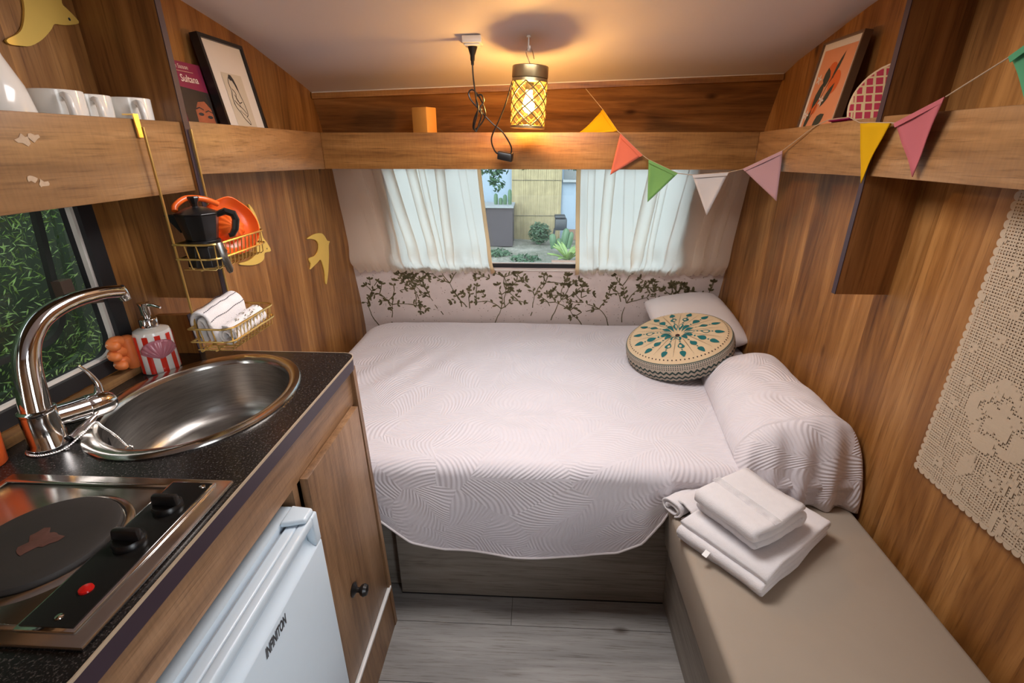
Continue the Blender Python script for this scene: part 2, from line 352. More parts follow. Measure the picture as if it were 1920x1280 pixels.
# ------------------------------------------------------------------ mesh building
class MB:
    def __init__(s): s.v = []; s.f = []
    def add(s, vs, fs):
        o = len(s.v); s.v += [Vector(p) for p in vs]; s.f += [tuple(i + o for i in q) for q in fs]; return s
    def hexa(s, b, t):      # four bottom corners, four top corners, same winding (counter-clockwise from above)
        return s.add(list(b) + list(t), [(3, 2, 1, 0), (4, 5, 6, 7), (0, 1, 5, 4), (1, 2, 6, 5), (2, 3, 7, 6), (3, 0, 4, 7)])
    def box(s, x0, x1, y0, y1, z0, z1):
        b = [(x0, y0), (x1, y0), (x1, y1), (x0, y1)]
        return s.hexa([(x, y, z0) for x, y in b], [(x, y, z1) for x, y in b])
    def tube(s, path, r, n=8, closed=False, caps=True):
        P = [Vector(p) for p in path]; m = len(P)
        R = r if isinstance(r, (list, tuple)) else [r] * m
        T = []
        for i in range(m):
            a = P[i - 1] if (i > 0 or closed) else P[i]
            b = P[(i + 1) % m] if (i < m - 1 or closed) else P[i]
            T.append((b - a).normalized() if (b - a).length > 1e-9 else Vector((0, 0, 1)))
        ref = Vector((0, 0, 1)) if abs(T[0].z) < 0.9 else Vector((1, 0, 0))
        nrm = (ref - T[0] * ref.dot(T[0])).normalized()
        vs = []; fs = []
        for i in range(m):
            nrm = nrm - T[i] * nrm.dot(T[i])
            nrm = nrm.normalized() if nrm.length > 1e-6 else T[i].orthogonal().normalized()
            bi = T[i].cross(nrm)
            for k in range(n):
                a = 2 * PI * k / n
                vs.append(P[i] + (nrm * math.cos(a) + bi * math.sin(a)) * R[i])
        for i in range(m - 1 + (1 if closed else 0)):
            j = (i + 1) % m
            for k in range(n):
                l = (k + 1) % n
                fs.append((i * n + k, i * n + l, j * n + l, j * n + k))
        if caps and not closed:
            fs.append(tuple(reversed(range(n)))); fs.append(tuple((m - 1) * n + k for k in range(n)))
        return s.add(vs, fs)
    def lathe(s, prof, c=(0, 0, 0), n=28, ax=(0, 0, 1), sx=1.0, sy=1.0, fn=None):
        """prof: (radius, height) from bottom to top"""
        q = Vector((0, 0, 1)).rotation_difference(Vector(ax).normalized()); c = Vector(c)
        vs = []; fs = []
        for i, (r, h) in enumerate(prof):
            for k in range(n):
                a = 2 * PI * k / n; rr = r * (fn(a, i) if fn else 1)
                vs.append(c + q @ Vector((rr * math.cos(a) * sx, rr * math.sin(a) * sy, h)))
        for i in range(len(prof) - 1):
            for k in range(n):
                l = (k + 1) % n
                fs.append((i * n + k, i * n + l, (i + 1) * n + l, (i + 1) * n + k))
        if prof[0][0] > 1e-6: fs.append(tuple(reversed(range(n))))
        if prof[-1][0] > 1e-6: fs.append(tuple((len(prof) - 1) * n + k for k in range(n)))
        return s.add(vs, fs)
    def prism(s, poly, d):   # planar polygon of 3D points, extruded by vector d
        m = len(poly); P = [Vector(p) for p in poly]; D = Vector(d)
        return s.add(P + [p + D for p in P], [tuple(reversed(range(m))), tuple(range(m, 2 * m))] + [(i, (i + 1) % m, (i + 1) % m + m, i + m) for i in range(m)])
    def poly(s, pts): return s.add(pts, [tuple(range(len(pts)))])
    def ribbon(s, path2, th, o, eu, ev, ew, width, wob=None, seg=1, soft=True):
        """thick sheet following path2 in the (eu, ev) plane, extruded along ew; the two open ends are rounded"""
        m = len(path2); P = [Vector((a, b)) for a, b in path2]
        N = []
        for i in range(m):
            t = (P[min(i + 1, m - 1)] - P[max(i - 1, 0)]); t = t.normalized() if t.length > 1e-9 else Vector((1, 0))
            N.append(Vector((-t.y, t.x)))
        e = min(th * .55, width * .2)
        ws = [(0, .25), (e * .25, .68), (e * .6, .92)] + [(lerp(e, width - e, q / seg), 1) for q in range(seg + 1)] + [(width - e * .6, .92), (width - e * .25, .68), (width, .25)]
        if not soft: ws = [(width * q / seg, 1) for q in range(seg + 1)]
        o = Vector(o); eu = Vector(eu); ev = Vector(ev); ew = Vector(ew)
        vs = []; k = 2 * m
        for w, sc in ws:
            loop = [P[i] + N[i] * (th / 2 * sc) for i in range(m)] + [P[i] - N[i] * (th / 2 * sc) for i in reversed(range(m))]
            for q in loop:
                p = o + eu * q.x + ev * q.y + ew * w
                if wob: p = p + wob(p)
                vs.append(p)
        fs = []; n = len(ws) - 1
        for j in range(n):
            for i in range(k):
                l = (i + 1) % k
                fs.append((j * k + i, j * k + l, (j + 1) * k + l, (j + 1) * k + i))
        for i in range(m - 1):
            a, b, c, d = i, i + 1, k - 2 - i, k - 1 - i
            fs.append((d, c, b, a)); e_ = n * k
            fs.append((a + e_, b + e_, c + e_, d + e_))
        return s.add(vs, fs)
    def grid(s, nu, nv, fn, thick=None):
        vs = [fn(i / nu, j / nv) for j in range(nv + 1) for i in range(nu + 1)]
        fs = [(j * (nu + 1) + i, j * (nu + 1) + i + 1, (j + 1) * (nu + 1) + i + 1, (j + 1) * (nu + 1) + i) for j in range(nv) for i in range(nu)]
        return s.add(vs, fs)

def root_loc(p):
    while p.parent: p = p.parent
    return p.matrix_basis
def obj(name, mb, mat, parent=None, smooth=False, bevel=0.0, seg=2, solid=0.0, sub=0, uv=None, angle=40, weld=False):
    me = bpy.data.meshes.new(name)
    inv = root_loc(parent).inverted() if parent else Matrix.Identity(4)
    me.from_pydata([inv @ p for p in mb.v], [], mb.f)
    me.update()
    bm = bmesh.new(); bm.from_mesh(me)
    if weld: bmesh.ops.remove_doubles(bm, verts=bm.verts, dist=1e-5)
    bmesh.ops.recalc_face_normals(bm, faces=bm.faces)
    if bevel:
        es = [e for e in bm.edges if len(e.link_faces) == 2 and e.calc_face_angle(0) > math.radians(30)]
        bmesh.ops.bevel(bm, geom=es, offset=bevel, segments=seg, profile=0.5, affect='EDGES', clamp_overlap=True)
    bm.to_mesh(me); bm.free()
    if uv:
        lay = me.uv_layers.new(name='UVMap')
        for lp in me.loops: lay.data[lp.index].uv = uv[lp.vertex_index]
    m = M[mat] if isinstance(mat, str) else mat
    me.materials.append(m)
    if smooth or bevel:
        for p in me.polygons: p.use_smooth = True
        if hasattr(me, 'set_sharp_from_angle'): me.set_sharp_from_angle(angle=math.radians(angle))
    o = bpy.data.objects.new(name, me); COL.objects.link(o)
    if parent: o.parent = parent
    if solid:
        md = o.modifiers.new('solid', 'SOLIDIFY'); md.thickness = solid; md.offset = 0
    if sub:
        md = o.modifiers.new('sub', 'SUBSURF'); md.levels = sub; md.render_levels = sub
    return o
def tag(o, label, cat, group=None):
    o['label'] = label; o['category'] = cat
    if group: o['group'] = group
    return o
def thing(name, loc, label, cat, group=None):
    o = bpy.data.objects.new(name, None); o.empty_display_size = 0.05; COL.objects.link(o); o.location = loc
    o.matrix_basis = Matrix.Translation(Vector(loc))
    return tag(o, label, cat, group)
def struct(name, mb, mat, parent=None, **kw):
    o = obj(name, mb, mat, parent, **kw)
    if not parent: o['kind'] = 'structure'
    return o
def copy_tree(o, parent=None):
    c = o.copy(); COL.objects.link(c); c.parent = parent
    for ch in list(o.children): copy_tree(ch, c)
    return c
def text_mb(body, size, o, eu, ev, depth=0.0006, shear=0.0, bold=0.0, align='LEFT', sx=1.0):
    cu = bpy.data.curves.new('lettering', 'FONT'); cu.body = body; cu.size = size; cu.shear = shear; cu.offset = bold; cu.align_x = align
    cu.resolution_u = 3
    ob = bpy.data.objects.new('lettering', cu); COL.objects.link(ob)
    bpy.context.view_layer.update()
    me = ob.to_mesh()
    mb = MB(); o = Vector(o); eu = Vector(eu).normalized(); ev = Vector(ev).normalized(); n = eu.cross(ev)
    mb.add([o + eu * (v.co.x * sx) + ev * v.co.y + n * depth for v in me.vertices], [tuple(p.vertices) for p in me.polygons])
    ob.to_mesh_clear(); bpy.data.objects.remove(ob); bpy.data.curves.remove(cu)
    return mb
def smooth_path(pts, k=6, closed=False):
    P = [Vector(p) for p in pts]; n = len(P); out = []
    for i in range(n if closed else n - 1):
        g = (lambda j: P[j % n]) if closed else (lambda j: P[max(0, min(n - 1, j))])
        a, b, c, d = g(i - 1), g(i), g(i + 1), g(i + 2)
        for q in range(k):
            t = q / k
            out.append(0.5 * ((2 * b) + (c - a) * t + (2 * a - 5 * b + 4 * c - d) * t * t + (3 * b - a - 3 * c + d) * t ** 3))
    if not closed: out.append(P[-1])
    return out
def lerp(a, b, t): return a + (b - a) * t
def interp(tab, x):
    if x <= tab[0][0]: return tab[0][1]
    for (a, u), (b, v) in zip(tab, tab[1:]):
        if x <= b: return u + (v - u) * (x - a) / (b - a)
    return tab[-1][1]
def nz(p, s=1.0, seed=0.0): return noise.noise(Vector(p) * s + Vector((seed, seed * 1.7, seed * 0.3)))

XL, XR = -0.91, 0.92
# ================================================================== SETTING
# ---- floor of separate planks running across the aisle
fl = struct('floor', MB().box(-0.93, 0.94, -1.32, 2.45, -0.05, -0.006), 'joint')
ys = 1.062
rows = [1.165] + [1.062 - 0.186 * i for i in range(13)]
rows = [1.2, 1.062] + [1.062 - 0.186 * i for i in range(1, 13)]
for i in range(len(rows) - 1):
    y1, y0 = rows[i], rows[i + 1]
    cut = {0: [-0.055], 1: [], 2: [0.3], 3: [-0.2], 4: [0.1]}.get(i, [random.uniform(-.4, .4)])
    xs = [-0.92] + cut + [0.93]
    for a, b in zip(xs, xs[1:]):
        obj('plank', MB().box(a + 0.0008, b - 0.0008, y0 + 0.0008, y1 - 0.0008, -0.006, 0.0), 'plank', fl)
# ---- left wall with the side window opening
WY0, WY1, WZ0, WZ1 = 0.08, 0.955, 0.955, 1.36
w = MB()
w.box(XL - 0.03, XL, -1.32, WY0, 0, 1.85).box(XL - 0.03, XL, WY1, 2.45, 0, 1.85)
w.box(XL - 0.03, XL, WY0, WY1, 0, WZ0).box(XL - 0.03, XL, WY0, WY1, WZ1, 1.85)
struct('wall_left', w, 'wall_wood')
# ---- right wall with an assumed door opening for light, unseen behind the camera
w = MB()
w.box(XR, XR + 0.03, -0.28, 2.45, 0, 1.85).box(XR, XR + 0.03, -1.32, -0.96, 0, 1.85).box(XR, XR + 0.03, -0.96, -0.28, 1.76, 1.85)
struct('wall_right', w, 'wall_wood')
# ---- front wall (behind the camera)
w = MB()
w.box(-0.94, 0.95, -1.32, -1.29, 0, 1.85)
struct('wall_front', w, 'wall_wood_x')
# ---- back wall: leans towards the room as it rises
BP = [(0.0, 2.40), (0.5, 2.395), (0.66, 2.37), (0.84, 2.325), (1.29, 2.235), (1.38, 2.205), (1.5, 2.16), (1.66, 2.085), (1.8, 2.02)]
def backY(z): return interp(BP, z)
BWX0, BWX1, BWZ0, BWZ1 = -0.68, 0.68, 0.848, 1.36
def wall_strip(x0, x1, z0, z1, mb, k=8):
    zs = sorted(set([z0, z1] + [z for z, _ in BP if z0 < z < z1]))
    for a, b in zip(zs, zs[1:]):
        mb.hexa([(x0, backY(a), a), (x1, backY(a), a), (x1, backY(a) + .03, a), (x0, backY(a) + .03, a)],
                [(x0, backY(b), b), (x1, backY(b), b), (x1, backY(b) + .03, b), (x0, backY(b) + .03, b)])
w = MB(); wall_strip(XL, XR, 0, BWZ0, w); wall_strip(XL, BWX0, BWZ0, 1.38, w); wall_strip(BWX1, XR, BWZ0, 1.38, w)
wb = struct('wall_back', w, 'wallpaper')
w = MB(); wall_strip(BWX0, BWX1, BWZ1, 1.38, w); wall_strip(XL, XR, 1.38, 1.80, w)
struct('wall_back_upper', w, 'wall_wood_x')
# painted moulding where wallpaper meets the window zone
w = MB(); w.box(XL + .002, XR - .002, backY(0.832) - 0.006, backY(0.832) + 0.01, 0.829, 0.835)
struct('trim_1', w, 'white_trim')
# ---- ceiling, curving down to the back
CL = [(-1.32, 1.775), (0.9, 1.775), (1.2, 1.762), (1.407, 1.741), (1.514, 1.726), (1.70, 1.698), (1.89, 1.654), (2.085, 1.606), (2.2, 1.57)]
CR = [(-1.32, 1.80), (1.0, 1.80), (1.4, 1.785), (1.615, 1.768), (1.811, 1.723), (1.999, 1.681), (2.07, 1.657), (2.172, 1.622), (2.3, 1.57)]
def ceilZ(x, y):
    t = (x - XL) / (XR - XL); return lerp(interp(CL, y), interp(CR, y), t)
cys = [-1.32, -0.6, 0, 0.5, 0.9] + [1.0 + 0.05 * i for i in range(27)]
cb = MB()
nxs = 8
vs = [(lerp(XL - .03, XR + .03, i / nxs), y, ceilZ(lerp(XL, XR, i / nxs), y) + dz) for dz in (0, 0.03) for y in cys for i in range(nxs + 1)]
st = nxs + 1; tot = st * len(cys)
fs = []
for j in range(len(cys) - 1):
    for i in range(nxs):
        a = j * st + i
        fs.append((a, a + st, a + st + 1, a + 1)); fs.append((a + tot, a + tot + 1, a + tot + st + 1, a + tot + st))
cb.add(vs, fs)
struct('ceiling', cb, 'ceiling', smooth=True)
hz = 1.765
w = MB()
for a, b, c, d in ((-.36, .36, .93, .965), (-.36, .36, 1.375, 1.41), (-.36, -.31, .965, 1.375), (.31, .36, .965, 1.375)): w.box(a, b, c, d, hz - .025, hz + .03)
struct('added_hatch_frame', w, 'white_plastic')  # unseen hatch frame, added round the light above the bed
# pale bead where ceiling meets the back wall
def ceil_back(x):
    y = 2.0
    for _ in range(30): y = backY(ceilZ(x, y))
    return Vector((x, y - 0.002, ceilZ(x, y) - 0.001))
w = MB().tube([ceil_back(lerp(XL + .004, XR - .004, i / 10)) for i in range(11)], 0.0022, 6)
struct('trim_2', w, 'white_trim')
w = MB()     # wooden batten under the ceiling on the back wall
for i in range(10):
    a, b = [ceil_back(lerp(XL + .004, XR - .004, k / 10)) for k in (i, i + 1)]
    dz = 0.022
    w.hexa([(a.x, a.y - .006, a.z - dz), (b.x, b.y - .006, b.z - dz), (b.x, b.y + .014, b.z - dz), (a.x, a.y + .014, a.z - dz)],
           [(a.x, a.y - .006, a.z - .002), (b.x, b.y - .006, b.z - .002), (b.x, b.y + .01, b.z - .002), (a.x, a.y + .01, a.z - .002)])
struct('trim_3', w, 'board_x')

# ---- wallpaper print: olive branches (flat print lying on the wallpaper)
pr = MB(); pr2 = MB()
def wp(x, z, lift=0.0012): return Vector((x, backY(z) - lift, z))
def stroke(p, q, w0, w1, mb=pr):
    d = Vector((q[0] - p[0], q[1] - p[1])); L = d.length
    if L < 1e-5: return
    n = Vector((-d.y, d.x)) / L
    mb.poly([wp(p[0] - n.x * w0, p[1] - n.y * w0), wp(q[0] - n.x * w1, q[1] - n.y * w1), wp(q[0] + n.x * w1, q[1] + n.y * w1), wp(p[0] + n.x * w0, p[1] + n.y * w0)])
def leafp(p, a, L, W, mb=pr):
    e = Vector((math.cos(a), math.sin(a))); n = Vector((-e.y, e.x))
    pts = []
    for t, wd in ((0, 0), (.3, .75), (.6, 1), (.85, .7), (1, 0), (.85, -.6), (.6, -.9), (.3, -.7)):
        q = Vector(p) + e * L * t + n * W * wd * random.uniform(.7, 1.2)
        pts.append(wp(q.x, max(0.45, min(0.825, q.y))))
    mb.poly(pts)
def branch(p, a, L, depth):
    q = p; k = max(2, int(L / 0.022))
    for i in range(k):
        a += random.uniform(-.3, .3)
        r = (q[0] + math.cos(a) * L / k, q[1] + math.sin(a) * L / k)
        if not (0.46 < r[1] < 0.822 and -0.89 < r[0] < 0.9): return
        if random.random() < .88: stroke(q, r, 0.0030 * (1 - .25 * depth / 2) * (1 - i / k * .4), 0.0027 * (1 - i / k * .6))
        if depth > 0 and random.random() < .8:
            for sgn in random.sample((-1, 1), random.choice((1, 1, 2))):
                leafp(r, a + sgn * random.uniform(.5, 1.2), random.uniform(.016, .030), random.uniform(.0042, .0075))
        q = r
    if depth < 2:
        for s in random.sample((-1.3, -.4, .5, 1.3), 2 if depth else 3): branch(q, a + s * random.uniform(.5, .8), L * .66, depth + 1)
    else:
        for s in (-.9, 0, .9): leafp(q, a + s, random.uniform(.016, .026), .006)
for i in range(15):
    branch((-0.86 + i * 0.123 + random.uniform(-.04, .04), 0.50 + random.choice((0.0, 0.05, 0.12))), PI / 2 + random.uniform(-.5, .5), random.uniform(.10, .16), 0)
for i in range(14):
    branch((random.uniform(-.86, .86), random.uniform(.60, .78)), random.uniform(0, 2 * PI), .06, 1)
for i in range(420):
    leafp((random.uniform(-.89, .89), random.uniform(.5, .82)), random.uniform(0, 6.28), random.uniform(.003, .009), random.uniform(.0008, .0022), pr2 if i % 3 else pr)
o = obj('branch_print', pr, 'leaf_print', wb); o['kind'] = 'stuff'
o = obj('fleck_print', pr2, 'grey_print', wb); o['kind'] = 'stuff'

# ---- back window: frame, pane
wf = MB()
def wframe(x0, x1, z0, z1, t, d0, d1, mb):
    for (a, b, c, d) in ((x0, x1, z0, z0 + t), (x0, x1, z1 - t, z1), (x0, x0 + t, z0 + t, z1 - t), (x1 - t, x1, z0 + t, z1 - t)):
        mb.hexa([(a, backY(c) + d0, c), (b, backY(c) + d0, c), (b, backY(c) + d1, c), (a, backY(c) + d1, c)],
                [(a, backY(d) + d0, d), (b, backY(d) + d0, d), (b, backY(d) + d1, d), (a, backY(d) + d1, d)])
wframe(BWX0, BWX1, BWZ0 - 0.004, BWZ1, 0.019, -0.004, 0.034, wf)
win = struct('window_1', wf, 'rubber')
wg = MB(); a, b = BWZ0 + 0.018, BWZ1 - 0.02
wg.hexa([(BWX0 + .02, backY(a) + .018, a), (BWX1 - .02, backY(a) + .018, a), (BWX1 - .02, backY(a) + .021, a), (BWX0 + .02, backY(a) + .021, a)],
        [(BWX0 + .02, backY(b) + .018, b), (BWX1 - .02, backY(b) + .018, b), (BWX1 - .02, backY(b) + .021, b), (BWX0 + .02, backY(b) + .021, b)])
obj('window_pane', wg, 'glass', win)
wg = MB(); wframe(BWX0 + .02, BWX1 - .02, BWZ0 + .0152, BWZ1 - .02, 0.005, 0.004, 0.016, wg)
obj('window_bead', wg, 'white_trim', win)

# ---- left window: black rubber seal with rounded corners, pale inner strip, acrylic flap opened outwards, catch
def rrect(y0, y1, z0, z1, r, k=6):
    out = []
    for cy, cz, a0 in ((y1 - r, z1 - r, 0), (y0 + r, z1 - r, 90), (y0 + r, z0 + r, 180), (y1 - r, z0 + r, 270)):
        for i in range(k + 1):
            a = math.radians(a0 + 90 * i / k); out.append((cy + r * math.cos(a), cz + r * math.sin(a)))
    return out
def rframe(o_, i_, x0, x1, mb, mapf=lambda x, y, z: (x, y, z)):
    n = len(o_)
    vs = [mapf(x, *p) for x in (x0, x1) for lp in (o_, i_) for p in lp]
    fs = []
    for k in range(n):
        l = (k + 1) % n
        A, B, Cc, D = k, n + k, 2 * n + k, 3 * n + k
        A2, B2, C2, D2 = l, n + l, 2 * n + l, 3 * n + l
        fs += [(A, A2, B2, B), (Cc, D, D2, C2), (A, Cc, C2, A2), (B, B2, D2, D)]
    return mb.add(vs, fs)
lw = MB(); rframe(rrect(WY0 - .005, WY1 + .012, WZ0 - .008, WZ1 + .01, .05), rrect(WY0 + .03, WY1 - .022, WZ0 + .022, WZ1 - .03, .04), XL - .034, XL + .006, lw)
win2 = struct('window_2', lw, 'rubber', smooth=True)
lw = MB(); rframe(rrect(WY0 + .028, WY1 - .02, WZ0 + .02, WZ1 - .028, .04), rrect(WY0 + .036, WY1 - .029, WZ0 + .027, WZ1 - .036, .038), XL - .014, XL - .004, lw)
obj('window_strip', lw, 'white_trim', win2, smooth=True)
FT = 0.05      # the flap stands ajar: hinged at the top
def flap(x, y, z): return (x - 0.02 - (WZ1 - z) * FT / 0.4 , y, z)
lw = MB(); rframe(rrect(WY0 + .03, WY1 - .005, WZ0 + .01, WZ1, .06), rrect(WY0 + .04, WY1 - .015, WZ0 + .02, WZ1 - .01, .055), XL - .032, XL - .02, lw, flap)
obj('flap_edge', lw, 'acrylic', win2, smooth=True)
lw = MB(); rframe(rrect(WY0 + .09, WY1 - .045, WZ0 + .065, WZ1 - .02, .06), rrect(WY0 + .102, WY1 - .057, WZ0 + .077, WZ1 - .03, .052), XL - .03, XL - .018, lw, flap)
obj('flap_rib', lw, plain('smoky_rib', (0.05, 0.055, 0.05), 0.2), win2, smooth=True)
lw = MB(); lw.poly([flap(XL - .03, *p) for p in rrect(WY0 + .034, WY1 - .009, WZ0 + .014, WZ1 - .004, .058)])
obj('flap_pane', lw, 'acrylic', win2)
lw = MB(); lw.box(XL - .05, XL - .03, WY1 - .075, WY1 - .05, 1.09, 1.15)
lw.lathe([(0.0, -.012), (.011, -.012), (.011, .012), (0, .012)], (XL - .026, WY1 - .06, 1.105), 12, (1, 0, 0))
lw.tube([(XL - .03, WY1 - .06, 1.105), (XL - .008, WY1 - .04, 1.10), (XL + .004, WY1 - .03, 1.10)], .006, 8)
obj('window_catch', lw, plain('smoked_plastic', (0.09, 0.06, 0.045), 0.25), win2, smooth=True)
# wooden batten between window and worktop
struct('trim_4', MB().box(XL + .001, XL + .026, 0.24, 1.045, 0.9255, 0.942), 'board_y')

# ================================================================== SHELVES AND PARTITIONS
def shelf(label, front, floor_quad, matf, matp):
    t = thing('wall_shelf', sum((Vector(p) for p in front[0]), Vector()) / 4, label, 'shelf', 'wooden shelves round the walls')
    obj('front_board', MB().hexa(*front), matf, t, bevel=0.0015)
    obj('shelf_bottom', MB().hexa(*floor_quad), matp, t)
    return t
def plan(pts, z0s, z1s):
    return ([(p[0], p[1], z) for p, z in zip(pts, z0s)], [(p[0], p[1], z) for p, z in zip(pts, z1s)])
SF = 1.40   # upper face of the shelf bottoms
PLY = 1.072
shelf('wooden shelf with deep scuffed front board above the sink, carrying the mugs',
      plan([(-.766, -.3), (-.751, -.3), (-.751, PLY), (-.766, PLY)], [1.308] * 4, [1.446] * 4),
      plan([(XL, -.3), (-.766, -.3), (-.766, PLY), (XL, PLY)], [SF - .015] * 4, [SF] * 4), 'board_y', 'board_y')
sh0 = bpy.data.objects['front_board']
M['scuff'] = plain('pale_scuff', (0.50, 0.36, 0.24), 0.7, var=0.2, scale=120)
rs_ = random.Random(3)
for px_, py_, r_ in ((45, 262, .011), (64, 257, .009), (60, 335, .007), (82, 345, .009)):
    p = onX(px_, py_, -.7504); n_ = 10
    obj('worn_patch', MB().poly([p + Vector((0, r_ * rs_.uniform(.5, 1.3) * math.cos(2 * PI * i / n_), r_ * .8 * rs_.uniform(.4, 1.2) * math.sin(2 * PI * i / n_))) for i in range(n_)]), 'scuff', sh0)
BY = 1.85
shelf('wooden shelf carrying the book and the black picture frame',
      plan([(-.757, PLY + .016), (-.742, PLY + .016), (-.783, BY), (-.798, BY)], [1.341, 1.341, 1.320, 1.320], [1.448, 1.448, 1.443, 1.443]),
      plan([(XL, PLY + .016), (-.757, PLY + .016), (-.798, BY), (XL, BY)], [SF - .015] * 4, [SF] * 4), 'board_y', 'board_y')
shelf('long wooden shelf above the curtained window, carrying the ochre block',
      plan([(-.783, BY), (.768, BY), (.768, BY + .015), (-.783, BY + .015)], [1.320] * 4, [1.443] * 4),
      plan([(XL, BY + .0155), (XR, BY + .0155), (XR, 2.19), (XL, 2.19)], [SF - .015] * 4, [SF] * 4), 'board_x', 'board_x')
PRY = 1.25
shelf('wooden shelf carrying the framed fruit print',
      plan([(.768, BY), (.786, PRY + .017), (.801, PRY + .017), (.783, BY)], [1.320, 1.331, 1.331, 1.320], [1.443, 1.461, 1.461, 1.443]),
      plan([(.783, BY), (.801, PRY + .017), (XR, PRY + .017), (XR, BY)], [SF - .015] * 4, [SF] * 4), 'board_y', 'board_y')
shelf('empty wooden shelf above the crochet lace panel',
      plan([(.79, PRY), (.79, -.3), (.805, -.3), (.805, PRY)], [1.333] * 4, [1.462] * 4),
      plan([(.805, PRY), (.805, -.3), (XR, -.3), (XR, PRY)], [SF - .015] * 4, [SF] * 4), 'board_y', 'board_y')
def partition(label, x0, x1, y0, z0, edge_x):
    t = thing('partition_panel', ((x0 + x1) / 2, y0 + .008, z0), label, 'partition', 'wooden partitions between the shelves')
    zt = [ceilZ(x, y) + .004 for x, y in ((x0, y0), (x1, y0), (x1, y0 + .015), (x0, y0 + .015))]
    obj('panel', MB().hexa([(x0, y0, z0), (x1, y0, z0), (x1, y0 + .015, z0), (x0, y0 + .015, z0)], [(x0, y0, zt[0]), (x1, y0, zt[1]), (x1, y0 + .015, zt[2]), (x0, y0 + .015, zt[3])]), 'part_wood', t)
    e0, e1 = (edge_x, edge_x + .002) if edge_x < 0 else (edge_x - .002, edge_x)
    o = obj('edge_band', MB().box(e0, e1, y0 - .0005, y0 + .0155, z0, ceilZ(edge_x, y0) + .002), 'purple', t)
    o['label'] = 'dark purple edge strip'
partition('wooden partition with purple edge behind the gold wire rack', XL, -.745, PLY, 1.06, -.745)
partition('wooden partition with purple edge hanging beside the lace panel', .786, XR, PRY, 1.04, .786)
# stub of panel standing on the worktop under the left partition
t = thing('panel_stub', (-.865, 1.052, .9255), 'short wooden stub of panel with purple edge, standing on worktop behind soap dispenser', 'panel')
obj('panel', MB().hexa([(XL, 1.046, .9255), (-.822, 1.046, .9255), (-.822, 1.062, .9255), (XL, 1.062, .9255)], [(XL, 1.046, 1.022), (-.829, 1.046, 1.026), (-.829, 1.062, 1.026), (XL, 1.062, 1.022)]), 'part_wood', t)
obj('edge_band', MB().hexa([(-.822, 1.0455, .9255), (-.820, 1.0455, .9255), (-.820, 1.0625, .9255), (-.822, 1.0625, .9255)], [(-.829, 1.0455, 1.026), (-.827, 1.0455, 1.026), (-.827, 1.0625, 1.026), (-.829, 1.0625, 1.026)]), 'purple', t)

# ================================================================== KITCHEN
CZ = 0.925
SC, SA, SB = Vector((-.669, .829)), .178, .213
def ell(s, n=48, da=0.0, db=0.0): return [(SC.x + (SA * s + da) * math.cos(2 * PI * k / n), SC.y + (SB * s + db) * math.sin(2 * PI * k / n)) for k in range(n)]
wt = thing('worktop', (-.67, .65, .895), 'black speckled worktop with purple edge over the kitchen cabinet', 'worktop')
XE = -.439
outer = [(XL + .001, .235)] + [(XE - .05 + .05 * math.sin(a), .235 + .05 - .05 * math.cos(a)) for a in [i * PI / 12 for i in range(7)]] + \
        [(XE - .03 + .03 * math.cos(a), 1.068 - .03 + .03 * math.sin(a)) for a in [i * PI / 12 for i in range(7)]] + [(XL + .001, 1.068)]
bm = bmesh.new()
ov = [bm.verts.new((x, y, CZ)) for x, y in outer]; iv = [bm.verts.new((x, y, CZ)) for x, y in ell(.93)]
es = [bm.edges.new((lp[i], lp[(i + 1) % len(lp)])) for lp in (ov, iv) for i in range(len(lp))]
bmesh.ops.triangle_fill(bm, use_beauty=True, use_dissolve=False, edges=es)
bm.verts.index_update()
tv = [v.co.copy() for v in bm.verts]; tf = [tuple(v.index for v in f.verts) for f in bm.faces]
bm.free()
# drop triangles that fell inside the hole
tf = [f for f in tf if not (((sum(tv[i].x for i in f) / 3 - SC.x) / (SA * .90)) ** 2 + ((sum(tv[i].y for i in f) / 3 - SC.y) / (SB * .90)) ** 2 < 1)]
mb = MB(); mb.add(tv, tf); mb.add([v - Vector((0, 0, .03)) for v in tv], [tuple(reversed(f)) for f in tf])
for lp in (outer, ell(.93)):
    n = len(lp)
    mb.add([(x, y, CZ) for x, y in lp] + [(x, y, CZ - .03) for x, y in lp], [(i, (i + 1) % n, (i + 1) % n + n, i + n) for i in range(n)])
obj('slab', mb, 'granite', wt, weld=True)
def edge_strip(path, z0, z1, th):
    mb = MB(); n = len(path)
    off = []
    for i in range(n):
        a = Vector(path[max(0, i - 1)]); b = Vector(path[min(n - 1, i + 1)]); d = (b - a).normalized(); off.append(Vector(path[i]) + Vector((d.y, -d.x)) * th)
    for i in range(n - 1):
        p, q, r, s_ = path[i], path[i + 1], off[i + 1], off[i]
        mb.hexa([(a[0], a[1], z0) for a in (p, s_, r, q)], [(a[0], a[1], z1) for a in (p, s_, r, q)])
    return mb
o = obj('edge_band', edge_strip(outer, CZ - .032, CZ - .0045, .0012), 'purple', wt); o['label'] = 'dark purple edge strip'
o = obj('edge_line', edge_strip(outer, CZ - .0045, CZ + .0003, .0016), 'pale_edge', wt); o['label'] = 'pale worn line along the top of the edge'

